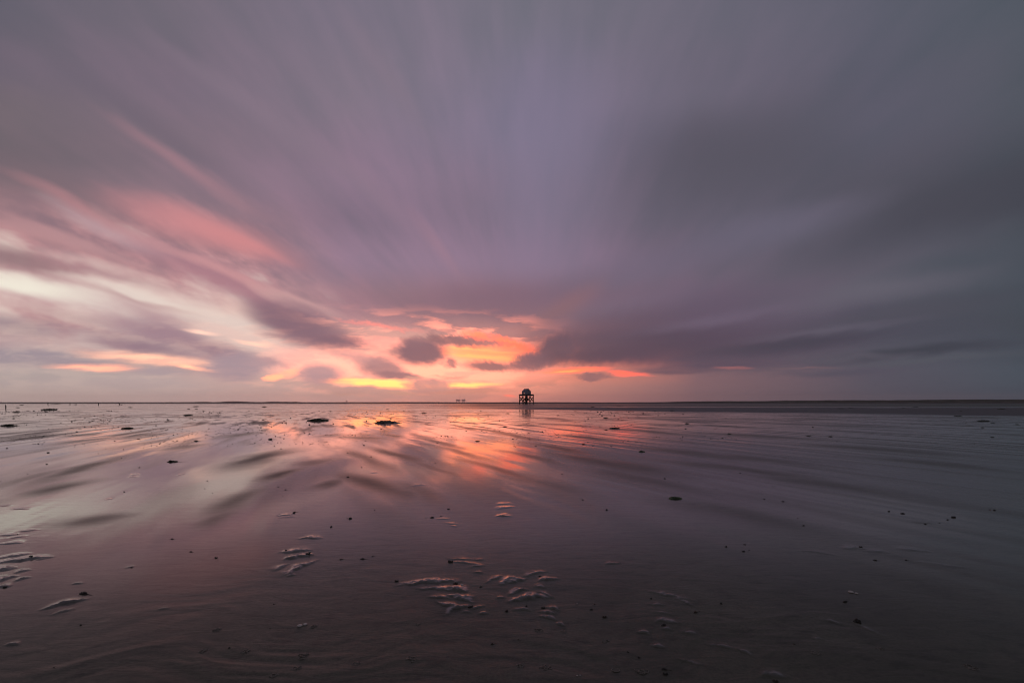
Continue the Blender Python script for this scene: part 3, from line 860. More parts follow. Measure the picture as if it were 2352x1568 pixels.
for s_ in (-1, 1):
    def rp_(t, y, h):
        p = Vector((0, y, ZR)) + sl_ * t + nrm * h
        return (s_ * p.x, p.y, p.z)
    yo = HY + .04
    q8 = [rp_(0, -yo, .02), rp_(1.01, -yo, .02), rp_(1.01, yo, .02), rp_(0, yo, .02), rp_(0, -yo, .1), rp_(1.01, -yo, .1), rp_(1.01, yo, .1), rp_(0, yo, .1)]
    m_.quadbox(q8 if s_ > 0 else [q8[i] for i in (3, 2, 1, 0, 7, 6, 5, 4)])
    for k in range(9):
        y = -yo + .1 + k * (2 * yo - .2) / 8
        q8 = [rp_(.02, y - .03, .1), rp_(1.06, y - .03, .1), rp_(1.06, y + .03, .1), rp_(.02, y + .03, .1), rp_(.02, y - .03, .16), rp_(1.06, y - .03, .16), rp_(1.06, y + .03, .16), rp_(.02, y + .03, .16)]
        m_.quadbox(q8 if s_ > 0 else [q8[i] for i in (3, 2, 1, 0, 7, 6, 5, 4)])
rf = m_.build('roof', roofm, hut)
m_ = MB()
m_.beam((0, -HY - .14, ZR + .14), (0, HY + .14, ZR + .14), .2, .1)
m_.build('ridge_cap', trim, rf)
m_ = MB()                                   # hatch in the near gable
m_.box(-.25, .3, -HY - .05, -HY - .003, ZE + .35, ZE + .85)
m_.build('hatch', trim, hut)
# landing half way up, its rails, the stair between landing and platform, the lower ladder and the boarded shaft
m_ = MB()
m_.box(-1.7, 1.7, -1.5, 1.5, 2.15, 2.3)
lo = m_.build('landing', deckw, hut)
m_ = MB()
for s_ in (-1, 1):
    for z in (2.6, 2.9, 3.15):
        m_.box(-1.7, 1.7, s_ * 1.45 - .03, s_ * 1.45 + .03, z, z + .12)
    for x in (-1.65, 0, 1.65):
        m_.box(x - .05, x + .05, s_ * 1.45 - .09, s_ * 1.45 - .035, 2.3, 3.3)
m_.build('landing_rail', wood, lo)
m_ = MB()
for s_ in (-.4, .4):
    m_.beam((.5, -1.1 + s_, 2.3), (2.7, -1.1 + s_, ZP + .45), .07, .26)
for k in range(13):
    t = (k + .5) / 13
    m_.box(.5 + 2.2 * t - .13, .5 + 2.2 * t + .13, -1.46, -.74, 2.3 + (ZP - 1.85) * t - .02, 2.3 + (ZP - 1.85) * t + .03)
m_.build('stair', wood, hut)
m_ = MB()
for s_ in (-.25, .25):
    m_.beam((-1.2, 1.75 + s_ * .2, 0), (-1.2 + s_, 1.55, 2.4), .06, .06)
for k in range(8):
    m_.box(-1.42, -.98, 1.62, 1.68, .25 + k * .27, .29 + k * .27)
m_.build('ladder', wood, hut)
m_ = MB()
for k in range(8):
    m_.box(-.55 + k * .14, -.55 + k * .14 + .13, -.58, -.52, 2.0, ZP - .003)
    m_.box(-.58, -.52, -.5 + k * .14, -.5 + k * .14 + .13, 2.0, ZP - .003)
m_.box(.6, .66, -.5, .6, 2.0, ZP - .003)
m_.box(-.5, .58, .64, .7, 2.0, ZP - .003)
m_.build('shaft', simple_mat('shaft_boards', (.03, .028, .032), (.05, .046, .052), 4, .8, .3), hut)
gear = empty('equipment_crate', (tx - 1.35, ty - 1.2, 0), R(20))
tag(gear, 'dark bulky crate on thin legs standing in the mud under the watch hut', 'crate')
m_ = MB()
m_.box(-.45, .45, -.35, .35, .55, 1.25)
m_.box(-.2, .4, -.3, .3, 1.254, 1.5)
m_.build('crate_box', wood, gear)
for x in (-.38, .38):
    for y in (-.28, .28):
        m_ = MB()
        m_.box(x - .05, x + .05, y - .05, y + .05, -.1, .546)
        m_.build('leg', wood, gear)

# ------------------------------------------------------------------ gas platform far out at sea
steel = simple_mat('platform_steel', (.40, .38, .36), (.52, .50, .47), .1, .8, .3)
D_ = 7600
plx = (1058 - 1176) / 1045.33 * D_
rig = empty('gas_platform', (plx, D_, 0), R(8))
rig.scale = (1.357, 1.357, 1.357)
tag(rig, 'hazy offshore platform with a tall thin mast far out on the horizon', 'oil platform')
k_ = D_ / 1045.33                            # metres per unit of the bearing chart


def rigbox(name, x0, x1, z0, z1, dpt=26, parent=None):
    m_ = MB()
    m_.box(x0, x1, -dpt / 2, dpt / 2, z0, z1)
    nx = max(2, int((x1 - x0) / 7))
    for k in range(nx):
        a = x0 + (x1 - x0) * (k + .15) / nx
        m_.box(a, a + (x1 - x0) / nx * .6, -dpt / 2 + 2, dpt / 2 - 2, z1 + .01, z1 + random.uniform(1.5, 6))
    return m_.build(name, steel, parent or rig)


rigbox('process_deck', -56, -6, 16, 34)
rigbox('bridge', -5.5, 13.5, 19, 25, 8)
rigbox('wellhead_deck', 14, 58, 15, 35)
for x in (-50, -30, -12, 20, 38, 52):
    for y in (-10, 10):
        m_ = MB()
        m_.tube([(x, y, -2), (x, y, 16)], 1.8, 8)
        m_.beam((x, y, 1), (x + (9 if x < 45 else -9), y, 15), 1.0, 1.0)
        m_.build('leg', steel, rig)
m_ = MB()
for s1 in (-1, 1):
    for s2 in (-1, 1):
        m_.beam((-8 + s1 * 2.6, s2 * 2.6, 34), (-8 + s1 * .7, s2 * .7, 92), 1.0, 1.0)
for k in range(10):
    z = 36 + k * 5.5
    w = 2.6 - 1.9 * (z - 34) / 58
    for s1 in (-1, 1):
        m_.beam((-8 - w, s1 * w, z), (-8 + w, s1 * w * .95, z + 5), .6, .6)
m_.build('flare_mast', steel, rig)
m_ = MB()
m_.beam((52, 0, 35), (52, 0, 72), 1.6, 1.6)
m_.beam((52, 0, 70), (44, 0, 56), .8, .8)
m_.build('crane', steel, rig)
small = empty('gas_platform', ((796 - 1176) / 1045.33 * 7900, 7900, 0))
tag(small, 'tiny faint platform low on the horizon, smaller and without a mast', 'oil platform')
m_ = MB()
m_.box(-12, 14, -10, 10, 12, 24)
m_.box(-6, 8, -8, 8, 24.01, 31)
m_.build('deck', steel, small)
for x in (-9, 11):
    for y in (-8, 8):
        m_ = MB()
        m_.tube([(x, y, -2), (x, y, 12)], 1.6, 8)
        m_.build('leg', steel, small)

# ------------------------------------------------------------------ stakes left of the flats
stakem = simple_mat('weathered_stake', (.02, .017, .015), (.045, .038, .032), 8, .8, .3)
STAKES = [(13, 937, 8.5, 2, .14, 'thickest dark wooden stake standing upright near the edge of the shining flats'),
          (109, 928.5, 4.5, 35, .10, 'short stake leaning hard towards the light, first of the far row'),
          (160.5, 928.6, 3.2, 12, .10, 'stub of a stake in the far row beside a dark heap'),
          (226, 929, 5.5, -3, .10, 'thin upright stake in the far row, tallest of the row'),
          (275.5, 929, 4.2, -38, .11, 'stake tipped over a low dark heap at the end of the far row'),
          ]
for (px, py, h, lean, rad, lab) in STAKES:
    x, y = spot(px, py)
    hh = h * y / 1045.33
    so_ = empty('wooden_stake', (x, y, 0), 0)
    tag(so_, lab, 'stake', 'stakes out on the flats')
    m_ = MB()
    tp = hh * math.tan(R(lean))
    m_.tube([(0, 0, -.3), (tp * .3, .02, hh * .35), (tp * .72, -.02, hh * .72), (tp, 0, hh)], [rad * .55 * y / 85, rad * .55 * y / 85, rad * .5 * y / 85, rad * .42 * y / 85], 9)
    m_.build('stake_shaft', stakem, so_, True)

# ------------------------------------------------------------------ seaweed, lumps, casts, shells
weed = simple_mat('bladder_weed', (.030, .036, .014), (.075, .085, .030), 26, .55, .4)
weed_b = simple_mat('sea_lettuce', (.030, .060, .012), (.075, .115, .028), 30, .5, .4)
lumpm = simple_mat('dark_scrap', (.028, .025, .021), (.062, .055, .045), 60, .6, .4)
brownm = simple_mat('brown_weed', (.028, .018, .010), (.060, .038, .018), 50, .5, .4)
shellm = simple_mat('pale_shell', (.42, .37, .33), (.62, .57, .52), 90, .4, .5)
sandm = simple_mat('cast_sand', (.12, .108, .085), (.16, .145, .115), 120, .5, .5)
moundm = simple_mat('mound_mud', (.07, .064, .05), (.12, .106, .085), 6, .6, .4)


def blob(mb, c, rx, ry, rz, seed, amp=.35, n=2, floor=-.02):
    """one lumpy body, flattened below"""
    k = len(mb.v)
    nu, nv = (10, 6) if n < 2 else (18, 10)
    for j in range(nv + 1):
        ph = math.pi * j / nv - math.pi / 2
        for i in range(nu):
            th = 2 * math.pi * i / nu
            d = Vector((math.cos(ph) * math.cos(th), math.cos(ph) * math.sin(th), math.sin(ph)))
            a = 1 + amp * mnoise.noise(d * 1.7 + Vector((seed, 0, 0))) + amp * .6 * mnoise.noise(d * 4.3 + Vector((seed, 5, 0)))
            z = c[2] + d.z * rz * a
            mb.v.append((c[0] + d.x * rx * a, c[1] + d.y * ry * a, max(z, floor)))
    for j in range(nv):
        for i in range(nu):
            a, b_ = k + j * nu + i, k + j * nu + (i + 1) % nu
            mb.f.append((a, b_, b_ + nu, a + nu))


def fronds(mb, n, rx, ry, h, ln, rng, wide=.25):
    """leafy strips lying over a heap"""
    for _ in range(n):
        t = rng.uniform(0, 2 * math.pi)
        q = math.sqrt(rng.random())
        x, y = rx * q * math.cos(t), ry * q * math.sin(t)
        z = h * (1 - q * q) * .85 + .004
        a = rng.uniform(0, 2 * math.pi)
        dx_, dy_ = math.cos(a), math.sin(a)
        l_ = ln * rng.uniform(.5, 1.3)
        w_ = l_ * wide * rng.uniform(.6, 1.2)
        up = rng.uniform(.15, .9) * l_ * .5
        k = len(mb.v)
        px_, py_ = -dy_ * w_, dx_ * w_
        mb.v += [(x - px_ * .5, y - py_ * .5, z), (x + px_ * .5, y + py_ * .5, z), (x + dx_ * l_ * .5 + px_, y + dy_ * l_ * .5 + py_, z + up),
                 (x + dx_ * l_ * .5 - px_, y + dy_ * l_ * .5 - py_, z + up * .9), (x + dx_ * l_, y + dy_ * l_, max(.002, z + up * .3))]
        mb.f += [(k, k + 1, k + 2, k + 3), (k + 3, k + 2, k + 4)]


def clump(px, py, w, h, label, m_=weed, tail=0, name='seaweed_clump', cat='seaweed', group='seaweed heaps on the flats', knob=False):
    x, y = spot(px, py)
    rx = w * y / 1045.33 / 2 * .88
    hz = max(h * y / 1045.33, .02) * .62
    ry = min(max(rx * .6, .06), rx * 1.1)
    rng = random.Random(int(px * 31 + py))
    mb = MB()
    for i in range(5):
        f = (i - 2) / 2.6
        blob(mb, (rx * f * .9, ry * rng.uniform(-.3, .3), 0), rx * .42, ry * .7, hz * rng.uniform(.55, 1.0) * (1 - .35 * abs(f)), rng.uniform(0, 99), .4)
    fronds(mb, 130, rx, ry, hz * .7, min(rx * .28, .25), rng)
    if tail:
        tw = tail * y / 1045.33
        for i in range(9):
            q = rx + tw * (i + .3) / 9
            blob(mb, (q, rng.uniform(-.1, .1) * ry, 0), tw / 14, tw / 16, hz * rng.uniform(.12, .3) * (1 - i / 14), rng.uniform(0, 99), .4, 1)
    if knob:
        for i in range(4):
            blob(mb, (-rx * rng.uniform(.0, .7), ry * rng.uniform(-.3, .3), hz * .8), rx * .17, rx * .17, hz * .42, rng.uniform(0, 99), .2, 1)
    o = mb.build(name, m_, None, False)
    o.location = (x, y, zat(x, y) - .004)
    o.rotation_euler = (0, 0, rng.uniform(-.25, .25))
    return tag(o, label, cat, group)


CL = [
    (113, 941, 33, 4.2, 'long low olive seaweed heap below the row of stakes', weed, 0),
    (20, 978, 39, 5.5, 'broad flat olive seaweed heap cut by the edge of the view', weed, 0),
    (293, 984, 25, 7, 'rounded olive seaweed heap with a short trailing tail on pale shining sand', weed, 18),
    (432, 953.5, 20, 4.2, 'small domed seaweed heap alone between pale wet lanes', weed, 0),
    (730, 966, 48, 7.5, 'long olive seaweed heap tapering to one side, left of the golden reflection', weed, 0),
    (396, 1060, 22, 6, 'green seaweed heap topped with dark knobs and a trailing tail', weed, 26),
    (299, 935.5, 10, 2, 'tiny seaweed heap far out beyond the stakes', weed, 0),
    (450, 933.6, 12, 2, 'thin dark seaweed streak far out, above a pair of smaller ones', weed, 0),
    (433, 939, 7, 1.6, 'left one of a pair of tiny dark seaweed heaps far out', weed, 0),
    (451, 939, 7, 1.6, 'right one of a pair of tiny dark seaweed heaps far out', weed, 0),
    (607, 934.6, 11, 2, 'small dark seaweed heap far out below the distant island', weed, 0),
    (129, 928.2, 20, 1.4, 'very long thin weed bank at the foot of the stake row', weed, 0),
    (37, 946.5, 15, 2.5, 'flat dark seaweed heap below and right of the thick stake', weed, 0),
    (41, 936, 10, 1.5, 'tiny flat seaweed heap just right of the thick stake', weed, 0),
    (50, 930, 10, 1.3, 'thin weed line on the far flats above the thick stake', weed, 0),
    (174, 929, 6, 2.4, 'dark pointed heap beside the stub stake', weed, 0),
    (279, 929.3, 5, 1.8, 'low dark heap under the tipped stake', weed, 0),
    (31, 961, 6, 3, 'small knobbly dark heap on the left flats', weed, 0),
    (974, 948.6, 13, 2, 'thin dark seaweed streak behind the mound in the golden reflection', weed, 0),
    (890, 940, 8, 1.6, 'tiny seaweed heap far behind the mound in the golden light', weed, 0),
    (1412, 984, 26, 5, 'flat olive seaweed heap right of the red reflection', weed, 0),
    (1391, 960, 12, 2.5, 'narrow dark seaweed heap behind the flat olive one', weed, 0),
    (1392, 987.5, 8, 2.4, 'small dark seaweed heap touching the flat olive one', weed, 0),
    (1474, 1037, 15, 5, 'small bright green weed heap on lilac wet sand', weed_b, 0),
    (1551, 1144, 32, 8, 'largest bright green sea lettuce patch on the dim wet sand', weed_b, 0),
    (1166, 949.5, 12, 1.8, 'thin weed streak in front of the watch hut', weed, 0),
    (1097, 1013, 13, 3.2, 'dark weed heap in the middle of the red reflection', weed, 0),
    (1160, 980.5, 10, 3.6, 'compact dark heap at the right of the orange reflection', weed, 0),
    (1544, 944, 12, 2.6, 'olive seaweed heap on the near edge of the grey sandbar', weed, 0),
    (1361, 935, 10, 1.8, 'olive weed patch on the far edge of the grey sandbar', weed, 0),
    (1397, 937.3, 8, 1.4, 'tiny weed patch at the left of the grey sandbar', weed, 0),
    (1451, 936.5, 10, 1.6, 'thin weed patch near the middle of the grey sandbar', weed, 0),
    (1421, 931.8, 12, 1.4, 'faint weed line beyond the grey sandbar', weed, 0),
    (1578, 973, 11, 3.6, 'dark olive heap on the pink wet lane right of centre', weed, 0),
    (1675, 996.5, 8, 3.5, 'rounded dark heap alone on lilac wet lanes', weed, 0),
    (1857, 1001.5, 11, 2.6, 'thin dark heap left of a squarer one on the dim flats', weed, 0),
    (1907, 1002.5, 8, 3.4, 'squarish dark heap on the dim flats', weed, 0),
    (2258, 967, 25, 3.6, 'long green weed heap on the dim flats near the edge of the view', weed, 0),
    (2280, 971, 9, 2, 'small weed patch right below the long green heap', weed, 0),
    (2256, 982, 6, 2.8, 'small dark knob below the long green heap', weed, 0),
    (2279, 1004, 7, 3, 'small knob with a tail on the dim right flats', weed, 6),
    (1931, 938.8, 14, 2, 'long weed patch on the right half of the sandbar', weed, 0),
    (1953, 937, 11, 1.9, 'peaked weed patch on the right half of the sandbar', weed, 0),
    (2075, 937.5, 9, 1.7, 'small weed patch on the sandbar towards the right edge', weed, 0),
    (2103, 934.5, 13, 1.4, 'thin weed line just beyond the sandbar on the right', weed, 0),
    (2300, 940, 18, 2, 'double weed patch on the sandbar close to the right edge', weed, 0),
    (2207, 945, 6, 2, 'tiny dark heap at the near edge of the sandbar', weed, 0),
    (2200, 955, 16, 1.5, 'flat weed strip below the sandbar on the right', weed, 0),
    (2336, 975, 9, 2.4, 'small dark weed heap at the far right edge of the flats', weed, 0),
]
for c_ in CL:
    clump(*c_[:5], m_=c_[5], tail=c_[6], knob=(c_[0] == 396))

# the low mound in the golden reflection
x, y = spot(887, 971)
mb = MB()
k = y / 1045.33
for i in range(9):
    f = (i - 4) / 4
    blob(mb, (f * 27 * k, .12 * math.sin(i * 2.1), -.01), 11 * k, .42, (5.2 * (1 - abs(f - .1)) + .7) * k, i * 3.7, .25)
fronds(mb, 160, 24 * k, .35, 4.2 * k, .16, random.Random(5))
o = mb.build('mud_mound', moundm)
o.location = (x, y, zat(x, y) - .005)
tag(o, 'low dark mound with ragged weed on top in the middle of the golden reflection', 'mound')

# prototypes of the small dark scraps
SCR = []
for i in range(8):
    rng = random.Random(100 + i)
    mb = MB()
    for j in range(rng.randint(3, 5)):
        blob(mb, (rng.uniform(-.32, .32), rng.uniform(-.25, .25), rng.uniform(0, .1)), rng.uniform(.14, .3), rng.uniform(.14, .26), rng.uniform(.12, .34), rng.uniform(0, 99), .5, 1, -.05)
    fronds(mb, 12, .4, .3, .25, .4, rng, .14)
    if i % 3 == 0:
        mb.tube([(.3, 0, .02), (.7, .1, .03), (1.1, .05, .015), (1.5, .16, .01)], [.06, .045, .04, .02], 6)
    SCR.append(mb.mesh('seaweed_scrap', lumpm if i % 4 else brownm))


def place(name, me, px, py, w, label, cat, group, flat=1.0, rz=None):
    x, y = spot(px, py)
    s_ = w * y / 1045.33
    o = bpy.data.objects.new(name, me)
    C.objects.link(o)
    o.location = (x, y, zat(x, y) + .01 * s_)
    o.scale = (s_, s_ * .8, s_ * flat)
    o.rotation_euler = (0, 0, random.uniform(-.5, .5) if rz is None else rz)
    return tag(o, label, cat, group)


def z1(l):
    return [(a * .3333, 784 + b_ * .3333, w * .3333) for a, b_, w in l]


def z2(l):
    return [(784 + a * .3333, 784 + b_ * .3333, w * .3333) for a, b_, w in l]


def z3(l):
    return [(1568 + a * .3333, 784 + b_ * .3333, w * .3333) for a, b_, w in l]


def z4(l):
    return [(a * .3333, 1176 + b_ * .3333, w * .3333) for a, b_, w in l]


def z5(l):
    return [(784 + a * .3333, 1176 + b_ * .3333, w * .3333) for a, b_, w in l]


def z6(l):
    return [(1568 + a * .3333, 1176 + b_ * .3333, w * .3333) for a, b_, w in l]


LUMPS = z1([(250, 584, 12), (528, 622, 18), (330, 766, 34), (47, 736, 18), (320, 845, 22), (790, 687, 14), (850, 743, 16), (958, 674, 15), (958, 868, 18), (758, 835, 7), (832, 852, 9), (836, 803, 11),
            (677, 771, 13), (989, 734, 10), (695, 612, 9), (1051, 652, 9), (1155, 543, 22), (1360, 628, 9), (1427, 959, 20), (1463, 1042, 9), (1410, 1012, 14), (1917, 1000, 14), (1966, 1020, 18),
            (1946, 1065, 10), (2028, 1172, 26), (855, 1033, 16), (190, 914, 14), (2132, 575, 24), (1936, 737, 16), (1890, 717, 14), (1860, 674, 36), (2155, 702, 14), (1992, 891, 8), (290, 709, 10), (183, 626, 10),
            (295, 607, 9), (514, 726, 8), (728, 738, 8), (5, 964, 8), (1350, 687, 36), (2042, 674, 8), (1640, 607, 20), (1310, 655, 8), (1180, 636, 8), (1485, 640, 8), (1645, 690, 8)])
LUMPS += z2([(17, 518, 10), (274, 603, 16), (42, 767, 12), (155, 714, 16), (395, 714, 10), (140, 865, 16), (45, 932, 26), (648, 835, 12), (742, 843, 7), (678, 552, 7), (1270, 520, 9), (1350, 536, 7), (1030, 798, 7),
             (390, 687, 7), (492, 518, 7), (1699, 695, 15), (1667, 708, 26), (2102, 704, 9), (1839, 931, 10), (2229, 944, 18), (1663, 1090, 26), (1828, 1160, 30), (1720, 1129, 12), (738, 1152, 28), (2325, 968, 9),
             (1520, 912, 14), (1700, 969, 10), (228, 1161, 14), (960, 524, 7), (205, 792, 18), (480, 640, 8), (860, 655, 8), (1297, 672, 8), (165, 685, 10), (552, 720, 7)])
LUMPS += z3([(397, 905, 13), (231, 1013, 15), (620, 997, 13), (634, 997, 11), (562, 1085, 18), (691, 1101, 22), (800, 1121, 10), (320, 1005, 10), (1423, 1169, 22), (2117, 1159, 22), (2150, 1163, 28), (1785, 986, 10),
             (1048, 791, 10), (1062, 689, 9), (1107, 701, 7), (69, 698, 9), (898, 591, 14), (1710, 696, 9), (2013, 704, 7), (1952, 563, 9), (470, 701, 6), (140, 796, 6), (596, 765, 6), (60, 521, 9), (299, 528, 9), (346, 542, 9),
             (75, 1123, 9), (112, 989, 7), (20, 602, 20), (2118, 680, 7)])
LUMPS += z4([(1185, 182, 26), (1312, 268, 28), (1487, 310, 30), (555, 771, 34), (2282, 97, 30), (2345, 320, 26), (905, 377, 26), (1885, 631, 18), (371, 1067, 20), (510, 666, 10), (2025, 4, 24), (1445, 279, 7), (1580, 930, 26), (1860, 795, 18)])
LUMPS += z5([(583, 35, 10), (685, 23, 14), (215, 301, 20), (5, 320, 20), (380, 474, 38), (805, 531, 20), (1275, 645, 30), (1745, 629, 20), (1722, 667, 34), (1365, 439, 22), (960, 511, 26), (1220, 875, 18), (1975, 963, 22), (1535, 798, 14)])
LUMPS += z6([(300, 238, 30), (427, 220, 24), (418, 270, 34), (1325, 328, 28), (1540, 327, 24), (793, 42, 14), (835, 91, 22), (907, 519, 12), (265, 624, 32), (770, 906, 22), (1770, 73, 15), (457, 262, 14)])
LAB = 'small dark scrap of seaweed lying alone on the wet sand'
for i, (px, py, w) in enumerate(LUMPS):
    place('seaweed_scrap', SCR[(i * 5) % 8], px, py, w * .72, LAB, 'seaweed', 'small dark scraps scattered over the wet sand', .8)
SPECIAL = [
    (z5([(625, 33, 34)])[0], 'dark seaweed scrap behind a few thin sand ripples at the edge of the orange sheen'),
    (z5([(58, 41, 50)])[0], 'stretched row of brown seaweed bits on rose-coloured sand left of centre'),
    (z5([(145, 319, 36)])[0], 'spiky dark seaweed scrap with a brighter crumb beside it, left of the sand ridges'),
    (z5([(750, 341, 48)])[0], 'dark weed tuft caught on the rear end of the central sand ridges'),
    (z5([(890, 653, 44)])[0], 'dark weed tuft at the front corner of the left group of central ridges'),
    (z5([(1140, 679, 44)])[0], 'black weed tuft in the gap between the two groups of central ridges'),
    (z5([(1040, 906, 30)])[0], 'single dark tuft on bare sand in front of the central ridges'),
    (z5([(1815, 719, 48)])[0], 'dark tuft with pale trailing sand right of the central ridges'),
    (z5([(2220, 779, 48)])[0], 'dark ragged weed scrap on a pale sand swell near the lower right'),
    (z5([(2050, 999, 38)])[0], 'upper of three brown curled scraps in the dim lower right'),
    (z5([(2225, 1078, 46)])[0], 'middle brown curled scrap above a twin in the dim lower right'),
    (z5([(2235, 1110, 46)])[0], 'lowest brown curled scrap of the pair in the dim lower right'),
    (z5([(1390, 658, 40)])[0], 'bluish black scrap lying against a glowing sand ridge'),
    (z5([(2135, 592, 26)])[0], 'yellowish scrap on the long pale sand swell right of the central ridges'),
    (z5([(785, 494, 50)])[0], 'crumbly dark scrap along the top of the longest glowing ridge'),
    (z6([(1228, 238, 30)])[0], 'dark scrap on a low hump of sand on the dim right flats'),
    (z6([(1515, 8, 34)])[0], 'brown weed scrap behind a loose cluster on the dim right flats'),
    (z6([(1672, 81, 30)])[0], 'brown weed scrap at the front of a loose cluster on the dim right flats'),
    (z6([(1827, 51, 26)])[0], 'rounded brown scrap left of a longer one in the loose cluster'),
    (z6([(1870, 34, 34)])[0], 'longest brown scrap at the right end of the loose cluster'),
    (z6([(1120, 616, 40)])[0], 'dark tailed scrap below the pale shell on the dim sand'),
    (z6([(1205, 752, 84)])[0], 'big dark weed scrap at the head of a long sand furrow'),
    (z6([(90, 687, 40)])[0], 'dark scrap under a pale crescent of sand near the lower right'),
    (z6([(640, 1156, 56)])[0], 'dark scrap in front of the lowest pale sand hump at the bottom'),
    (z4([(212, 315, 36)])[0], 'dark scrap on the crest of a long ridge at the left edge'),
    (z4([(30, 518, 48)])[0], 'black scrap on the lowest ridge at the left edge'),
    (z4([(575, 556, 66)])[0], 'dark weed strip just behind the lone long ridge on the left'),
    (z4([(1970, 264, 24)])[0], 'dark scrap on the left end of a ridge in the upper ridge group'),
    (z4([(2120, 290, 40)])[0], 'dark crumbs on the right end of a ridge in the upper ridge group'),
    (z4([(120, 150, 14)])[0], 'tiny dark scrap on the far ridges at the left edge'),
]
for i, ((px, py, w), lab) in enumerate(SPECIAL):
    place('seaweed_scrap', SCR[[1, 2, 3, 5, 6, 7, 0, 4][i % 8]], px, py, w * .8, lab, 'seaweed', 'small dark scraps scattered over the wet sand', .75)

# lugworm casts: coiled strings of sand
for i, ((px, py, w), lab) in enumerate([
    (z5([(487, 1006, 84)])[0], 'coiled lugworm cast on bare sand below the left central ridges'),
    (z5([(105, 1033, 56)])[0], 'lugworm cast beside a small pit left of the lower middle'),
    (z5([(527, 768, 46)])[0], 'small faint lugworm cast just below the left central ridges'),
    (z5([(1410, 1073, 96)])[0], 'loose straggling lugworm cast low in the middle of the sand'),
    (z5([(2070, 1084, 96)])[0], 'large tangled lugworm cast below the brown scraps'),
    (z5([(1230, 1053, 56)])[0], 'small lugworm cast left of the loose straggling one'),
    (z5([(1360, 807, 64)])[0], 'lugworm cast in front of the right group of central ridges'),
    (z5([(1530, 817, 38)])[0], 'tiny lugworm cast right of the ridge-front one'),
    (z5([(1820, 880, 60)])[0], 'dark lugworm cast between the pale swells on the right'),
    (z6([(1360, 933, 60)])[0], 'lugworm cast below the long sand furrow'),
    (z6([(915, 966, 60)])[0], 'lugworm cast left below the long sand furrow'),
    (z6([(2000, 1064, 90)])[0], 'wide dark lugworm cast in the dim lower right corner'),
    (z4([(1500, 800, 60)])[0], 'faint lugworm cast left of the pale open shell'),
    (z4([(2165, 780, 50)])[0], 'faint lugworm cast right behind the pale open shell'),
    (z4([(1400, 948, 60)])[0], 'faint lugworm cast in the lower left sand'),
    (z4([(1690, 953, 60)])[0], 'lugworm cast right of the faint lower left one'),
    (z4([(2085, 988, 90)])[0], 'big lugworm cast below the pale open shell'),
    (z4([(1890, 1115, 60)])[0], 'lugworm cast at the bottom edge left of centre'),
    (z4([(2045, 1070, 60)])[0], 'upright lugworm cast with a pale crumb near the bottom edge'),
]):
    rng = random.Random(500 + i)
    x, y = spot(px, py)
    rr_ = w * y / 1045.33 / 2
    mb = MB()
    pts, a = [], rng.uniform(0, 6)
    p = Vector((0, 0, .002))
    for j in range(80):
        a += rng.uniform(.1, .75) * (1 if math.sin(j * .21) > -.3 else -1)
        p = p + Vector((math.cos(a), math.sin(a) * .9, 0)) * .0058
        q = math.hypot(p.x, p.y)
        if q > rr_:
            p *= rr_ / q
            a += 2
        pts.append((p.x, p.y, .003 + .003 * max(0, 1 - q / rr_) * (j / 80) + .001 * math.sin(j)))
    mb.tube(pts, .0017, 6)
    o = mb.build('worm_cast', sandm, None, True)
    o.location = (x, y, zat(x, y) - .0035)
    tag(o, lab, 'worm cast', 'coiled worm casts on the near sand')


# shells
def valve(mb, L, W, H):
    n, r_ = 16, 7
    k = len(mb.v)
    for j in range(r_ + 1):
        f = j / r_
        for i in range(n):
            t = 2 * math.pi * i / n
            rip_ = 1 + .02 * math.sin(f * 30)
            mb.v.append((L * f * math.cos(t), W * f * math.sin(t), H * math.sqrt(max(0, 1 - f * f)) * rip_))
    for j in range(r_):
        for i in range(n):
            a, b_ = k + j * n + i, k + j * n + (i + 1) % n
            mb.f.append((a, b_, b_ + n, a + n))
    kk_ = len(mb.v)                          # inner face, so that the valve has thickness
    for j in range(r_ + 1):
        f = j / r_
        for i in range(n):
            t = 2 * math.pi * i / n
            mb.v.append((L * .94 * f * math.cos(t), W * .94 * f * math.sin(t), H * .84 * math.sqrt(max(0, 1 - f * f)) - .0004))
    for j in range(r_):
        for i in range(n):
            a, b_ = kk_ + j * n + i, kk_ + j * n + (i + 1) % n
            mb.f.append((a, a + n, b_ + n, b_))
    for i in range(n):
        a, b_ = k + r_ * n + i, k + r_ * n + (i + 1) % n
        c_, d_ = kk_ + r_ * n + i, kk_ + r_ * n + (i + 1) % n
        mb.f.append((a, b_, d_, c_))


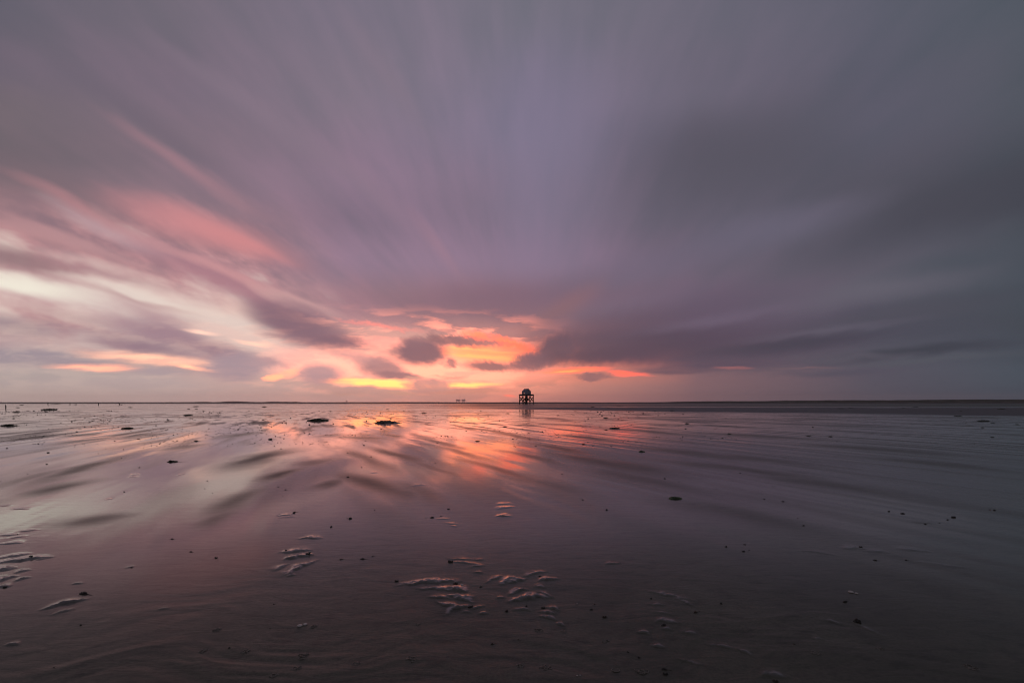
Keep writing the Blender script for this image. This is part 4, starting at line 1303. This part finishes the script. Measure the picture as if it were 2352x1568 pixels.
for nm, halves, lab in [
    ('open_shell', [(688.5, 1435.5, 12.5, 18), (701, 1432.2, 10.5, -8)], 'pale open bivalve shell, both halves spread on dark sand in the lower left'),
    ('open_shell', [(1954.5, 1359.5, 12, 6), (1967, 1362.5, 8, 30)], 'narrow whitish open shell on the dim sand in the lower right'),
]:
    x0, y0 = spot(halves[0][0], halves[0][1])
    eo = empty(nm, (x0, y0, zat(x0, y0) + .001))
    tag(eo, lab, 'shell', 'open shells on the sand')
    for (px, py, w, rz) in halves:
        x, y = spot(px, py)
        L = w * y / 1045.33 / 2
        mb = MB()
        valve(mb, L, L * .95, L * .5)
        o = mb.build('valve', shellm, eo, True)
        o.location = (x - x0, y - y0, 0)
        o.rotation_euler = (0, 0, R(rz))
for (px, py, w, lab) in [(1325.5, 1385, 4, 'tiny white shell chip right of the central ridges'), (1325.5, 1551, 5, 'left one of two white shell chips at the bottom edge'), (1332.5, 1550, 4, 'right one of two white shell chips at the bottom edge'),
                         (1061, 1343.5, 9, 'pale bluish shell fragment on the longest glowing ridge'), (712, 1265.5, 7, 'pale shell fragment at the right end of the upper ridge group')]:
    x, y = spot(px, py)
    L = w * y / 1045.33 / 2
    mb = MB()
    valve(mb, L, L * .7, L * .5)
    o = mb.build('shell_chip', shellm, None, True)
    o.location = (x, y, zat(x, y) + .001)
    tag(o, lab, 'shell', 'shell chips on the sand')
# burrow rim
x, y = spot(1414, 1535)
mb = MB()
rw = 18 * y / 1045.33 / 2
mb.tube([(rw * math.cos(t), rw * .9 * math.sin(t), -.0012 + .003 * (math.sin(t * .5 + 2.4) ** 2)) for t in [i / 28 * 2 * math.pi for i in range(29)]], .0022, 6)
o = mb.build('burrow_rim', sandm, None, True)
o.location = (x, y, zat(x, y))
tag(o, 'round raised rim of a burrow in the dark sand near the bottom', 'burrow')

# shining flats: small scraps one can tell apart, then the unnumbered rest as one scatter
rng = random.Random(21)


def grit_pos():
    while True:
        py = 943 + 82 * rng.random() ** 1.25
        px = rng.uniform(-60, 1700)
        dens = .25 + 1.3 * (mnoise.noise((px * .006, py * .05, 3)))
        dens *= 1.15 - .65 * max(0, px - 700) / 1000
        if rng.random() < dens:
            return px, py


for i in range(95):
    px, py = grit_pos()
    place('seaweed_scrap', SCR[rng.randrange(8)], px, py, rng.uniform(2.2, 4.6), 'tiny dark scrap among many on the shining mid-distance flats', 'seaweed', 'tiny dark scraps on the shining flats', .6)
mb = MB()
GP = [spot(*grit_pos()) for i in range(2600)]
GZ = ground_relief(np.array([p[0] for p in GP]), np.array([p[1] for p in GP]))[0]
for (x, y), gz in zip(GP, GZ):
    s_ = rng.uniform(.4, 1.3) * (1 if rng.random() < .92 else 2) * y / 1045.33
    n = rng.choice((1, 1, 2, 3))
    for j in range(n):
        cx, cy = x + rng.uniform(-1, 1) * s_ * 1.6 * (n - 1), y + rng.uniform(-1, 1) * s_ * 2 * (n - 1)
        k = len(mb.v)
        hh = s_ * rng.uniform(.25, .65)
        for q in range(6):
            a = q * math.pi / 3 + rng.uniform(-.3, .3)
            mb.v.append((cx + s_ * rng.uniform(.6, 1.1) * math.cos(a), cy + s_ * rng.uniform(.5, 1) * math.sin(a), gz - .012))
        for q in range(6):
            a = q * math.pi / 3 + rng.uniform(-.3, .3)
            mb.v.append((cx + s_ * rng.uniform(.3, .6) * math.cos(a), cy + s_ * rng.uniform(.3, .6) * math.sin(a), gz + hh * rng.uniform(.6, 1)))
        for q in range(6):
            q2 = (q + 1) % 6
            mb.f.append((k + q, k + q2, k + 6 + q2, k + 6 + q))
        mb.f.append(tuple(k + 6 + q for q in range(6)))
o = mb.build('shell_grit', lumpm)
tag(o, 'dark shell grit and weed crumbs strewn over the shining flats', 'grit', kind='stuff')

# ------------------------------------------------------------------ sea haze
mb = MB()
mb.box(-9000, 9000, -9000, 9000, -4, 128)
hz_m = bpy.data.materials.new('haze')
hz_m.use_nodes = True
ht = hz_m.node_tree
ht.nodes.clear()
ho = ht.nodes.new('ShaderNodeOutputMaterial')
pv = ht.nodes.new('ShaderNodeVolumePrincipled')
pv.inputs['Color'].default_value = (1, .96, .96, 1)
pv.inputs['Density'].default_value = 8.5e-5
pv.inputs['Anisotropy'].default_value = .8
ht.links.new(pv.outputs[0], ho.inputs['Volume'])
hz = mb.build('haze', hz_m)
tag(hz, kind='stuff')
